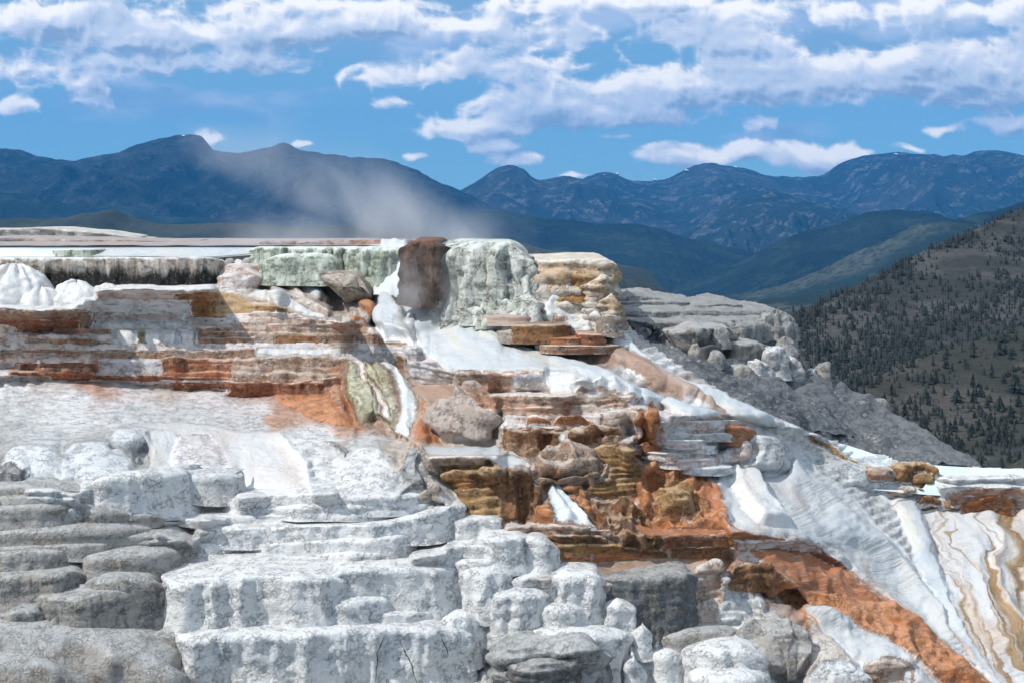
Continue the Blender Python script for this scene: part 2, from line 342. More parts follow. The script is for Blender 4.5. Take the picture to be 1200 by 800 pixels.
M['brownf'] = flow('brown_flowstone', (.38,.26,.20), (.25,.155,.105), (.54,.44,.38), .5, 1.8, .3, .4, .8, seed=7.)
M['olivef'] = flow('olive_drape', (.40,.40,.30), (.20,.16,.05), (.55,.56,.48), .55, 2.6, .25, .3, .9, seed=8., k2=.9)
M['drape']  = flow('draped_white_flowstone', (.68,.69,.69), (.58,.60,.61), (.68,.60,.50), .4, 2.5, .4, .35, .9, seed=9.)
M['strata'] = trav('thin_pale_strata', (.76,.74,.73), (.60,.60,.60), (.70,.68,.67), (.60,.42,.33), .35, (.22,.19,.17), .3, .9, 0, vcol=True, seed=55.)
def pool(name, c, c2):
    m, q, b = mat(name); geo = q.n.new('ShaderNodeNewGeometry')
    n1 = q.noise(q.scl(geo.outputs['Position'], (.35,.12,1)), 1., 5, .6); n2 = q.noise(q.scl(geo.outputs['Position'], (2.5,1.,1)), 1., 4, .6)
    q.l.new(q.mix(q.ss(n1, .42, .6), c, c2), b.inputs['Base Color']); b.inputs['Roughness'].default_value = .12
    bump(q, b, n2, .25, .03); return m
M['pool'] = pool('milky_blue_pool', (.62,.78,.86), (.80,.87,.90))
M['poolg'] = pool('milky_green_pool', (.66,.76,.68), (.80,.86,.82))

# ============================================================ primitives of the terraces
def pt(s): return [tuple(float(a) for a in k.split(',')) for k in s.split()]
rng = random.Random(4)
def ledge(parent, rim, foot, m, name='ledge', dy=0., r=None, flare=.12, wr=None, side=2.2, back=2.2, ts=.015, lump=.05, lumps=1.6, flute=.0, fl=.35, lay=.03, layn=5., lobes=.10, res=2.4, seed=None, label=None, sag=0., cat=None, group=None, top_rough=.03, wrl=None, wrr=None, close=1.0, solid=False):
    """one terrace step: flat top, rounded lip and a face that drops to the foot row"""
    seed = rng.randrange(9999) if seed is None else seed
    rim = np.asarray(rim, float)
    if COLLECT is not None: COLLECT.append(('face', rim, foot, dy)); return None
    if solid != True:
        ft = np.asarray([foot]*len(rim) if np.isscalar(foot) else foot, float)
        ZONES.append(dict(kind='ledge', rim=rim, foot=ft, parent=parent, m=m, name=name, r=.16 if r is None else r, flare=flare, lump=lump, lumps=lumps, flute=flute, fl=fl, lay=lay, layn=layn, lobes=lobes, seed=seed, label=label, cat=cat, group=group, close=close, shape=solid == 'both'))
        if solid != 'both': return None
        dy = min(dy, 0)-.28
    if np.isscalar(foot): foot = [foot]*len(rim)
    foot = np.asarray(foot, float)
    wpx = rim[-1, 0]-rim[0, 0]
    n = max(8, int(wpx/1.5))
    dy = dy*(.55 if dy < 0 else 1.)
    c = spline(np.column_stack([rim, foot]), n)
    fm = c[:, 2]; Y = D(c[:, 0], fm)*1.0+dy
    pr = P(c[:, 0], c[:, 1], Y); pf = P(c[:, 0], fm, Y)
    X = pr[:, 0]; Z = pr[:, 2]; H = Z-pf[:, 2]
    wid = X[-1]-X[0]
    wr_ = min(.45*wid, 1.0) if wr is None else min(wr, .5*wid)
    for sgn, e, ww in ((0, X-X[0], wrl), (1, X[-1]-X, wrr)):
        a = wr_ if ww is None else min(ww, .95*wid)
        t = np.clip(1-e/a, 0, 1); Y = Y+a*(1-np.sqrt(np.clip(1-t*t, 0, 1)))
    Yf_ = np.concatenate([np.repeat(Y[0], 5), Y, np.repeat(Y[-1], 5)])
    # sides
    k = 5; s = np.linspace(side, .12, k)
    X = np.concatenate([X[0]+0*s, X, X[-1]+0*s]); Y = np.concatenate([Y[0]+s, Y, Y[-1]+s[::-1]])
    Z = np.concatenate([np.repeat(Z[0], k), Z, np.repeat(Z[-1], k)]); H = np.concatenate([np.repeat(H[0], k), H, np.repeat(H[-1], k)])
    # resample by plan arc length
    al = np.concatenate([[0], np.cumsum(np.hypot(np.diff(X), np.diff(Y)))])
    step = res/F*float(np.mean(Y)); nn = max(14, int(al[-1]/step))
    q = np.linspace(0, al[-1], nn)
    X, Y, Z, H, Yf_ = (np.interp(q, al, v) for v in (X, Y, Z, H, Yf_))
    # scalloped plan outline
    tx = np.gradient(X); ty = np.gradient(Y); L = np.hypot(tx, ty)+1e-9; nx = ty/L; ny = -tx/L
    for _ in range(2): nx = np.convolve(np.pad(nx, 2, 'edge'), np.ones(5)/5, 'valid'); ny = np.convolve(np.pad(ny, 2, 'edge'), np.ones(5)/5, 'valid')
    lob = lobes*(fbm(q*.55, seed, 0, 3, seed)*1.3+.4*np.abs(vn(q*.9, seed, 5, seed)))
    X = X+nx*lob; Y = Y+ny*lob
    Z = Z+.02*fbm(q*1.3, seed, 2, 3, seed)*np.minimum(H, 1)
    h = float(np.median(H))
    r_ = (.16*h if r is None else r*h); r_ = max(.02, min(r_, .9*h))
    # profile
    na = 5 if r_ < .15 else 8
    a = np.linspace(0, math.pi/2, na)
    po = -r_+r_*np.sin(a); pz = -r_+r_*np.cos(a)
    ns = max(6, int(h/step)); s = np.linspace(0, 1, ns+1)[1:]
    depthz = h*1.12-r_
    po = np.concatenate([po, flare*h*s**1.6-close*.03*h*np.sin(s*math.pi)]); pz = np.concatenate([pz, -r_-depthz*s])
    fv = np.clip(-pz/h, 0, 1.2)
    sc = (H/h)[None, :]
    VX = X[None, :]+nx[None, :]*po[:, None]*np.minimum(sc, 1.6); VY = Y[None, :]+ny[None, :]*po[:, None]*np.minimum(sc, 1.6); VZ = Z[None, :]+pz[:, None]*sc
    env = sstep(fv, 0, .12)[:, None]
    d = lump*min(h, 1.6)*fbm(VX*lumps, VY*lumps, VZ*lumps, 4, seed)*1.6
    if flute > 0:
        qq = q[None, :]+.25*fbm(VX*.8, VY*.8, VZ*.8, 2, seed+3)
        ft = np.abs(vn(qq/fl, seed, VZ*.25, seed+9)); d = d+flute*min(h, 1.5)*(.5-ft)*(.35+.65*env)
        ft = np.abs(vn(qq/fl*2.7, seed, VZ*.5, seed+19)); d = d+.35*flute*min(h, 1.5)*(.5-ft)*env
    if lay > 0:
        zz = VZ*layn+.5*fbm(VX*.6, VY*.6, VZ*0, 2, seed+5)
        d = d+lay*(np.abs(np.sin(zz*math.pi+2*vn(VX*.5, VY*.5, zz*.4, seed)))-.5)*env*min(1, h)*1.6+lay*.6*vn(VX*.5, VY*.5, VZ*layn*2.6, seed+8)*env
    d = d*(.25+.75*env)+min(.05, .12*h)*fbm(VX*4.5, VY*4.5, VZ*5.5, 3, seed+60)*(lump > .03)*(.2+.8*env)
    VX = VX+nx[None, :]*d; VY = VY+ny[None, :]*d
    # top, from the lip back to a buried rear line
    tw = np.array([1, .82, .66, .5, .38, .28, .19, .12, .07, .03])
    xc = (X[0]+X[-1])/2; Yb = Yf_+side+back
    x0, y0, z0 = VX[0], VY[0], VZ[0]
    bx = xc+(X-xc)*.92; by = Yb
    TX = x0+(bx-x0)*tw[:, None]; TY = y0+(by-y0)*tw[:, None]
    TZ = z0[None, :]+ts*(TY-y0[None, :])+top_rough*fbm(TX*1.1, TY*1.1, 0, 4, seed+1)*np.minimum(1, 6*tw)[:, None]-sag*np.sin(np.clip(tw*3, 0, 1)*math.pi)[:, None]
    V = np.stack([np.concatenate([TX, VX]), np.concatenate([TY, VY]), np.concatenate([TZ, VZ])], -1)
    FV = np.concatenate([np.repeat(-tw[:, None]*3-.02, nn, 1), np.repeat(fv[:, None], nn, 1)])
    FU = np.repeat(q[None, :], V.shape[0], 0)
    FL = np.concatenate([-(TY-y0), np.repeat(-pz[:, None], nn, 1)])
    o = to_obj(name, V, gridfaces(V.shape[0], nn), M[m] if isinstance(m, str) else m, parent, attrs={'fv': FV, 'fu': FU, 'fl': FL})
    return tag(o, label=label, cat=cat, group=group)

def patch(parent, rows, m, name='flow', k=.997, bulge=.0, rib=.0, ribn=.8, lump=.04, res=2.6, seed=None, label=None, cat=None, group=None, step=0., Yf=None, skirt=1.3, billow=0., bs=1.2, zone=True, sl=.42, soft=8.):
    """a sheet that lies on the hill: rows of picture points, each left to right, top row first"""
    seed = rng.randrange(9999) if seed is None else seed
    if COLLECT is not None: COLLECT.append(('sheet', rows, Yf, sl)); return None
    if zone and Yf is None and skirt > 0:
        ZONES.append(dict(kind='sheet', sl=sl, parent=parent, rows=rows, m=m, name=name, bulge=bulge, rib=rib, ribn=ribn, lump=lump, seed=seed, label=label, cat=cat, group=group, step=step, billow=billow, bs=bs, back=k > 1, soft=soft, off=(k-1 if k > 1 else 0))); return None
    L = max(np.linalg.norm(np.diff(np.asarray(r_, float), axis=0), axis=1).sum() for r_ in rows)
    nc = max(6, int(L/res))
    R_ = np.stack([spline(r_, nc) for r_ in rows])
    vl = max(np.linalg.norm(np.diff(R_[:, j], axis=0), axis=1).sum() for j in (0, nc//2, nc-1))
    nr = max(5, int(vl/res))
    G = np.stack([spline(R_[:, j], nr) for j in range(nc)], 1)
    u = np.linspace(0, 1, nc)[None, :]; v = np.linspace(0, 1, nr)[:, None]
    Y = (D(G[..., 0], G[..., 1]) if Yf is None else Yf(G[..., 0], G[..., 1]))*(1-(1-k)*.36 if Yf is None and k < 1 else k)
    V = P(G[..., 0], G[..., 1], Y)
    fu = np.concatenate([np.zeros((nr, 1)), np.cumsum(np.linalg.norm(np.diff(V, axis=1), axis=2), 1)], 1)
    fl_ = np.concatenate([np.zeros((1, nc)), np.cumsum(np.linalg.norm(np.diff(V, axis=0), axis=2), 0)], 0)
    fum = fu.mean(0, keepdims=True)+0*fu
    e = np.sqrt(np.clip(np.sin(u*math.pi), 0, 1))*np.ones_like(v)
    d = bulge*.45*e+lump*fbm(V[..., 0]*1.5, V[..., 1]*1.5, V[..., 2]*1.5, 4, seed)
    if rib > 0:
        uu = fum+.5*fbm(V[..., 0]*.4, V[..., 1]*.4, V[..., 2]*.4, 2, seed)
        d = d+rib*(.5-np.abs(vn(uu/ribn, fl_*.12, seed, seed)))*e+.35*rib*(.5-np.abs(vn(uu/ribn*2.6, fl_*.25, seed, seed+3)))*e
    if billow > 0:
        for kk, aa in ((1, 1.), (2.1, .5), (4.3, .25)):
            d = d+billow*aa*((.6-np.abs(vn(V[..., 0]*bs*kk, V[..., 1]*bs*kk*.5, V[..., 2]*bs*kk*1.2, seed+7)))*2-.6)*np.minimum(1, e*1.5)
    if step > 0: d = d+step*(np.abs(np.sin(fl_*2.2+1.5*vn(fum*.5, fl_*.4, seed, seed)))-.5)*e
    hf = .05*fbm(V[..., 0]*4, V[..., 1]*4, V[..., 2]*4, 3, seed+50); d = d+hf*min(1, lump*14)
    # displace along the surface normal
    gu = np.gradient(V, axis=1); gv = np.gradient(V, axis=0); N = np.cross(gv, gu); N /= np.linalg.norm(N, axis=2, keepdims=True)+1e-9
    s_ = np.sign((N*(-V)).sum(-1, keepdims=True)); N = N*s_
    edge = 1-np.minimum(1, np.minimum(np.minimum(u, 1-u)*12, 9)*np.ones_like(v))
    V = V+N*(d-skirt*.25*edge**2)[..., None]; V[..., 1] += edge**2*skirt; V[..., 2] -= edge**2*skirt*.1
    o = to_obj(name, V, gridfaces(nr, nc), M[m] if isinstance(m, str) else m, parent, attrs={'fv': 0*fu+.3, 'fu': fum, 'fl': fl_, 'edge': 0*fu+2.})
    return tag(o, label=label, cat=cat, group=group)

def dome(parent, cx, top, foot, w_, m, name='mound', ky=.8, flute=.06, lump=.12, p=2.3, dy=0., seed=None, label=None, cat=None, group=None, tilt=0., res=2.2, lay=0., lumps=1.3, full=False, drop=.07, fl=.5, solid=False):
    seed = rng.randrange(9999) if seed is None else seed
    if COLLECT is not None: COLLECT.append(('dome', cx, top, foot, w_)); return None
    if not solid:
        wm = w_/F*float(D(cx, foot)); h = w_/2; k2 = min(1., p/3+.1)
        return patch(parent, [pt('%g,%g %g,%g %g,%g' % (cx-h*.5*k2, top+1.5, cx, top, cx+h*.5*k2, top+1.5)), pt('%g,%g %g,%g %g,%g' % (cx-h*.93, top*.6+foot*.4, cx, top*.62+foot*.38, cx+h*.93, top*.6+foot*.4)), pt('%g,%g %g,%g %g,%g' % (cx-h, foot-1, cx, foot+1, cx+h, foot-1))], m, name=name, label=label, cat=cat, group=group, lump=.05+lump*wm*.25, bulge=.75*wm, billow=.05*wm, bs=2./max(.5, wm), rib=flute*min(wm, 2)*1.2, ribn=fl*.8, sl=1.5, soft=3., seed=seed)
    Y = float(D(cx, foot))+dy*.5
    c = P(cx, foot, Y); rx = w_/2/F*Y; ry = rx*ky; hh = (foot-top)/F*Y
    c = c+np.array([0, ry*.75, 0])
    nt = max(20, int(w_*2.6/res)); npz = max(10, int((foot-top+w_*.5)/res))
    th = np.linspace(0, 2*math.pi, nt, endpoint=False)[None, :]
    ph = np.linspace(0.02, math.pi*(.5 if not full else .98), npz)[:, None]
    sx = np.sin(ph)**(2/p); sz = np.sign(np.cos(ph))*np.abs(np.cos(ph))**(2/p)
    x = rx*sx*np.cos(th); y = ry*sx*np.sin(th); z = hh*sz if not full else hh*.5*(sz+1)
    z = z+0*x
    if not full:
        ex = np.linspace(0, 1, 5)[1:, None]; x = np.concatenate([x, x[-1:]*(1+.06*ex)]); y = np.concatenate([y, y[-1:]*(1+.06*ex)]); z = np.concatenate([z, z[-1:]-drop*hh*ex-.1])
    nd = np.stack([x/rx, y/ry, z/hh*.6], -1); nd /= np.linalg.norm(nd, axis=2, keepdims=True)+1e-6
    A = np.stack([x, y, z], -1)+c
    sc = min(rx, hh)
    d = lump*sc*fbm(A[..., 0]*lumps/max(.4, sc), A[..., 1]*lumps/max(.4, sc), A[..., 2]*lumps/max(.4, sc), 5, seed)*1.8
    if flute > 0:
        q = np.arctan2(y, x)*rx; d = d+flute*sc*(.5-np.abs(vn(np.cos(np.arctan2(y, x))*rx/fl, np.sin(np.arctan2(y, x))*ry/fl, A[..., 2]*.3, seed)))
    if lay > 0: d = d+lay*np.abs(np.sin((A[..., 2]+.15*A[..., 0])*9+vn(A[..., 0], A[..., 1], A[..., 2], seed)*1.5))
    d = d+.07*sc**.5*fbm(A[..., 0]*4.5, A[..., 1]*4.5, A[..., 2]*5, 3, seed+60)*(lump > .08)
    V = A+nd*d[..., None]
    if tilt:
        ct, st = math.cos(R(tilt)), math.sin(R(tilt)); q = V-c; V = c+np.stack([q[..., 0]*ct-q[..., 2]*st, q[..., 1], q[..., 0]*st+q[..., 2]*ct], -1)
    nr = V.shape[0]
    o = to_obj(name, V, gridfaces(nr, nt, True), M[m], parent, attrs={'fv': 1-(V[..., 2]-c[2])/hh, 'fu': np.arctan2(y, x)*rx, 'fl': c[2]+hh-V[..., 2], 'edge': 0*V[..., 0]+2.})
    return tag(o, label=label, cat=cat, group=group)

# ============================================================ the clouds in view: a backdrop far beyond the mountains
CLOUDS = [ # px, py, half width, half height, strength
 (60,28,150,32,1.1),(150,45,120,24,.9),(240,42,110,24,.9),(330,38,110,26,1.0),(440,32,110,24,1.0),(540,36,90,20,1.0),(330,72,150,20,.55),(150,75,140,22,.45),(500,85,140,18,.5),
 (20,90,80,30,.35),(100,105,28,32,.62),(24,122,24,16,.6),(20,80,60,30,.5),
 (560,150,80,22,.85),(640,128,110,30,1.05),(740,135,120,26,1.15),(800,112,90,40,1.3),(880,102,100,38,1.1),(960,98,100,46,1.15),(1060,88,120,42,1.2),(1150,98,110,46,1.3),(1250,70,120,50,1.0),
 (690,45,120,20,.4),(850,50,110,22,.4),(1000,18,130,26,.6),(1130,15,130,24,.6),(840,15,100,16,.4),(700,105,80,22,.5),(620,75,90,18,.45),
 (725,157,38,9,.65),(580,175,36,11,.62),(490,182,26,10,.55),(608,192,40,16,.85),(790,188,65,20,.95),(870,182,45,16,.85),(950,188,58,22,.95),(1000,184,28,14,.8),
 (1110,155,34,12,.6),(895,149,22,10,.55),(355,170,16,9,.7),(245,165,22,12,.75),(1180,150,34,18,.6),(670,206,30,8,.6),(1060,176,24,8,.6),(440,125,26,10,.35),
 (400,10,220,12,.35),(760,5,200,14,.5),(100,-10,200,20,.6),(1300,160,90,14,.5),(-80,60,110,36,.9),(-120,150,60,14,.5)]

def clouds():
    st = 1.6
    X = np.arange(-260, 1460, st); Yp = np.arange(-130, 262, st)
    PX, PY = np.meshgrid(X, Yp)
    wx = 16*fbm(PX/60, PY/45, 0, 3, 21); wy = 9*fbm(PX/60, PY/45, 5, 3, 22)
    qx = PX+wx; qy = PY+wy
    env = np.full(PX.shape, -.75)
    for (cx, cy, hw, hh, k) in CLOUDS:
        y = (qy-cy)/hh; y = np.where(y > 0, y*1.35, y)      # flatter base
        r = np.sqrt(((qx-cx)/hw)**2+y**2); e = (1-r)*k*.95-.16
        env = np.logaddexp(env*7, e*7)/7
    x, y = qx/60, qy/34
    n1 = fbm(x, y, 0, 6, 31, .55)
    bil = np.zeros(PX.shape); a = 1.; kk = 1.; t = 0
    for i in range(5): bil += a*(1-2*np.abs(vn(qx/30*kk, qy/22*kk, i*3.3, 40+i))); t += a; a *= .55; kk *= 2.1
    bil /= t
    d = env+.56*n1+.28*(bil-.25)
    dn = np.clip(d+.06, 0, 1.2)
    # light marched up and to the left through the cloud
    T = np.zeros(PX.shape); 
    for i in range(1, 15):
        sx = int(round(i*1.0)); sy = int(round(i*1.9))
        T += np.roll(np.roll(dn, sy, 0), sx, 1)
    lit = np.exp(-T*.36)
    lit2 = np.clip((d-np.roll(np.roll(d, 4, 0), 2, 1))*1.0+.5, 0, 1)
    L_ = np.clip(.62*lit+.55*lit2-.08+.12*bil, 0, 1)
    al = sstep(d, -.10, .20)
    base = np.array([.25, .36, .53]); midc = np.array([.56, .64, .78]); top = np.array([1.02, .99, .96])
    c = base+(midc-base)*sstep(L_, .05, .42)[..., None]; c = c+(top-c)*sstep(L_, .38, .82)[..., None]
    # thin blue-grey veil of higher cloud in the upper part
    v1 = fbm(PX/150, PY/40, 9, 5, 51); v2 = sstep(v1+.55*np.clip((118-PY)/100, -1, 1.1)+.12*(PX-500)/700, -.02, .5)*.88
    vc = np.array([.22, .38, .60])+(np.array([.42, .53, .74])-np.array([.22, .38, .60]))*sstep(fbm(PX/70, PY/28, 4, 5, 61), -.3, .4)[..., None]
    ao = al+v2*(1-al); col = (c*al[..., None]+vc*(v2*(1-al))[..., None])/np.maximum(ao, 1e-4)[..., None]
    ed = np.minimum(np.minimum(PX+260, 1460-PX)/150, (PY+130)/70); ao = ao*np.clip(ed, 0, 1)
    az_ = np.arctan((PX-CX)/F); el_ = (HY-PY)/F*np.cos(az_); Rr = 17000.
    V = np.stack([Rr*np.sin(az_), Rr*np.cos(az_), Rr*el_], -1)
    m, q, b = mat('sky_clouds'); q.n.clear(); o = q.n.new('ShaderNodeOutputMaterial'); e = q.n.new('ShaderNodeEmission'); tr = q.n.new('ShaderNodeBsdfTransparent'); mx = q.n.new('ShaderNodeMixShader')
    at = q.attr('stain'); q.l.new(at.outputs['Color'], e.inputs[0]); q.l.new(q.attr('cover').outputs['Fac'], mx.inputs[0]); q.l.new(tr.outputs[0], mx.inputs[1]); q.l.new(e.outputs[0], mx.inputs[2]); q.l.new(mx.outputs[0], o.inputs[0])
    m.cycles.emission_sampling = 'NONE'
    o = to_obj('sky', V, gridfaces(*PX.shape), m, attrs={'cover': ao}, cols=col); o['kind'] = 'structure'
clouds()
# ============================================================ land far off
M['m1'] = zonemat('far_forest_dark', (.016,.026,.032), (.04,.05,.056), (.11,.12,.13), .0022, .010, k3=.45, thr=.5, bmp=1., bd=110, fine=(.045,(.012,.02,.024),.5))
M['m2'] = zonemat('far_rocky_forest', (.022,.036,.045), (.05,.06,.072), (.22,.225,.24), .0012, .007, k3=.5, thr=.52, bmp=1., bd=140, fine=(.035,(.02,.032,.04),.7))
M['m3'] = zonemat('forest_and_scree', (.02,.035,.038), (.035,.05,.05), (.24,.25,.27), .0018, .008, k3=.45, thr=.5, bmp=1., bd=110, fine=(.04,(.015,.025,.028),.7))
M['m4'] = zonemat('deep_forest', (.010,.022,.028), (.018,.034,.038), (.05,.075,.06), .002, .008, k3=.4, bmp=.9, bd=60, fine=(.05,(.008,.016,.02),.5))
M['m5'] = zonemat('meadow_and_forest', (.016,.032,.034), (.058,.070,.064), (.11,.115,.10), .003, .010, k3=.4, thr=.52, bmp=.8, bd=15, fine=(.06,(.014,.03,.032),.7))
M['m6'] = zonemat('grey_green_foothill', (.028,.04,.044), (.055,.066,.062), (.016,.028,.028), .003, .012, k3=.4, thr=.5, bmp=.4, bd=6, fine=(.07,(.03,.045,.04),.6))
M['hill'] = zonemat('dry_sagebrush_hillside', (.042,.044,.042), (.085,.083,.078), (.03,.034,.032), .018, .11, k3=.6, thr=.5, bmp=.9, bd=1.2, fine=(.45,(.035,.035,.03),.5))  # grey sagebrush, albedo also lowered to stand in for cloud shadow
M['hill2'] = zonemat('dry_olive_hillside', (.046,.048,.04), (.08,.074,.066), (.028,.032,.028), .02, .12, k3=.55, thr=.5, bmp=.9, bd=1.2, fine=(.5,(.03,.032,.026),.5))
M['land'] = zonemat('valley_floor', (.03,.045,.03), (.07,.085,.055), (.1,.1,.07), .002, .01, bmp=.3, bd=5)
m_, q_, b_ = mat('old_snow'); b_.inputs['Base Color'].default_value = (.8,.83,.87,1)

def ridge(name, crest, Y0, W_, zb, m, spur=.12, nu=520, nv=60, seed=1, gw=1.0, rough=.03, prof=1.0, back=.6):
    c = spline(crest, nu); X0 = (c[:, 0]-CX)/F*Y0; Zc = -(c[:, 1]-HY)/F*Y0
    Zc = Zc+rough*W_*.30*fbm(X0/W_*14, 0, seed, 5, seed, .62)
    v = np.concatenate([-np.linspace(1, .04, 12)*back, np.linspace(0, 1, nv)])[:, None]
    av = np.abs(v)
    base = np.where(v < 0, zb, zb)
    Z = base+(Zc[None, :]-base)*(1-av**prof*(1.0))*(1.0)
    Y = Y0-W_*v+0*X0[None, :]; X = X0[None, :]+0*v
    env = np.clip(av*3, 0, 1)*np.clip((1-av)*1.6, 0, 1)
    hgt = (Zc-zb)[None, :]
    wx = X/W_*gw*3+.5*fbm(X/W_*2, Y/W_*2, seed, 3, seed+2)
    rd = (1-2*np.abs(vn(wx*1.3, Y/W_*1.2, seed, seed)))*.6+(1-2*np.abs(vn(wx*3.1, Y/W_*2.4, seed, seed+1)))*.3+.22*(1-2*np.abs(vn(wx*7, Y/W_*6, seed, seed+5)))+.12*(1-2*np.abs(vn(wx*15, Y/W_*12, seed, seed+6)))
    Z = Z+env*hgt*spur*rd+rough*hgt*fbm(X/W_*24, Y/W_*24, 0, 4, seed)*np.clip(av*6, .12, 1)
    o = to_obj(name, np.stack([X, Y, Z], -1), gridfaces(len(v), nu), m)
    tag(o, kind='structure'); return X, Y, Z
def pt(s): return [tuple(float(a) for a in k.split(',')) for k in s.split()]
# main ranges, far to near
ridge('mountain', pt('560,262 600,245 650,225 680,211 712,202 740,211 780,208 810,195 830,190.5 850,195 880,198 900,204 960,206 985,193 1010,184.5 1050,179.5 1090,183 1130,182.5 1150,178 1200,181 1300,177 1400,185 1600,200'), 12500, 4600, -500, M['m2'], .24, seed=11, nv=110)
ridge('mountain', pt('430,262 500,240 540,222 565,208 590,194.5 610,197 630,208 660,208 700,218 740,238 790,258 850,272 950,290 1100,300'), 11000, 3500, -500, M['m2'], .22, seed=5, nv=90)
ridge('mountain', pt('-400,205 -200,186 -80,180 0,175.5 25,178 50,183 90,187.5 118,181 130,180 150,176.5 165,172 190,163.5 215,157.5 236,158.5 250,173 262,176 290,177 315,172 331,167.5 350,176 370,180 400,182.5 425,184 445,184 480,195 510,211 540,223 580,241 640,262 720,285 800,310'), 9000, 3200, -420, M['m1'], .24, seed=23, nv=100)
ridge('mountain', pt('700,330 760,300 820,262 860,238 885,229 910,226 935,232 960,240 1000,247 1040,262 1100,275 1200,300'), 9000, 2200, -450, M['m3'], .22, seed=31, nv=70, gw=1.4)
ridge('forested_ridge', pt('460,262 540,247 590,249 640,255 700,262 760,264 800,276 850,289 900,300 980,330 1060,345'), 6200, 1800, -420, M['m4'], .08, seed=41, nv=60)
ridge('forested_ridge', pt('-400,210 -200,215 -60,222 0,225 40,231 80,238 130,243 180,252 260,258 360,262 460,270 560,280 700,300'), 6600, 1600, -380, M['m4'], .08, seed=43, nv=60)
ridge('forested_ridge', pt('760,345 830,322 880,300 930,275 980,262 1010,253 1045,247 1070,246 1095,248 1115,255 1160,262 1250,270 1400,280'), 5200, 1500, -380, M['m4'], .10, seed=47, nv=60)
ridge('forested_ridge', pt('1020,300 1090,268 1130,255 1170,245 1200,236 1260,222 1400,200'), 4300, 1100, -330, M['m4'], .10, seed=49, nv=50)
ridge('meadow_ridge', pt('780,352 860,346 930,330 990,303 1040,280 1075,264 1100,259 1130,261 1170,268 1250,280 1400,290'), 3400, 900, -300, M['m5'], .07, seed=53, nv=50)
ridge('foothill', pt('-300,268 -100,262 0,258 70,256 105,250 135,247 160,255 200,262 260,261 340,264 430,266 520,272 600,284 680,298 760,318'), 2600, 800, -150, M['m6'], .05, seed=59, nv=44)
ridge('foothill', pt('820,365 880,352 940,345 990,335 1040,318 1080,303 1130,290 1200,275 1300,265'), 2000, 600, -190, M['m5'], .06, seed=61, nv=44)
ridge('foothill', pt('640,322 690,326 735,326 762,333 792,343 830,352 860,356 900,362 960,372 1040,385'), 1500, 450, -170, M['m6'], .05, seed=67, nv=44)
# old snow lying in the gullies under the crests
for i, (px, py, ww, hh, Y0) in enumerate([(712,206,8,2.2,12300),(724,204,4,2.5,12300),(805,200,5,2,12300),(768,211,5,1.8,12300),(22,185,4,3,8800),(9,220,5,2,8500),(60,206,4,1.6,8600),(216,159.5,7,1.6,8950),(862,196,5,1.6,12300),(1052,181,8,1.5,12300)]):
    a = np.linspace(0, 2*math.pi, 14, endpoint=False)
    rr = 1+.35*np.array([vn(math.cos(t)*2+i*5, math.sin(t)*2, 0, 3) for t in a])
    front = P(px+ww/2*np.cos(a)*rr, py+hh/2*np.sin(a)*rr+.4*np.cos(a)*2, Y0); bk = front+np.array([0, 60, 0]); cen = P(px, py, Y0-20)
    V = np.concatenate([front, bk, [cen]]); n = 14
    Fq = [(j, (j+1) % n, n+(j+1) % n, n+j) for j in range(n)]+[(j, (j+1) % n, 2*n, 2*n) for j in range(n)]
    me = bpy.data.meshes.new('snow_patch'); me.from_pydata([tuple(x) for x in V], [], [f if f[2] != f[3] else f[:3] for f in Fq]); me.materials.append(m_)
    o = bpy.data.objects.new('snow_patch', me); link(o); o['kind'] = 'structure'

# land in between
gy = np.concatenate([np.linspace(-200, 1500, 60), np.linspace(1700, 14000, 30)])[:, None]; gxx = np.linspace(-7000, 7000, 120)[None, :]
to_obj('ground', np.stack([gxx+0*gy, gy+0*gxx, -330+15*fbm(gxx/900, gy/900, 0, 4, 3)], -1), gridfaces(90, 120), M['land'])['kind'] = 'structure'
def kz(px): return np.interp(px, [-500, 500, 640, 735, 930, 1060, 1200, 1500], [.0125, .0125, .03, .066, .14, .178, .20, .24])
ly = np.concatenate([np.linspace(-25, 150, 60), np.linspace(160, 1500, 50)])[:, None]; lx = np.linspace(-1, 1, 140)[None, :]; lx = np.sign(lx)*np.abs(lx)**1.8*700
pxx = CX+lx/np.maximum(ly, 55)*F
zz = -kz(pxx)*np.maximum(ly, 1)-1.2
zz = np.where(ly < 150, zz, zz-(ly-150)*.18)
zz = -14+(zz+14)*sstep(ly, 48, 105); zz = zz-np.clip(np.abs(lx)-60, 0, 900)*.12+.3*fbm(lx/6, ly/6, 0, 4, 7)
to_obj('hillside', np.stack([lx+0*ly, ly+0*lx, np.maximum(zz, -345)], -1), gridfaces(110, 140), M['hill2'])['kind'] = 'structure'

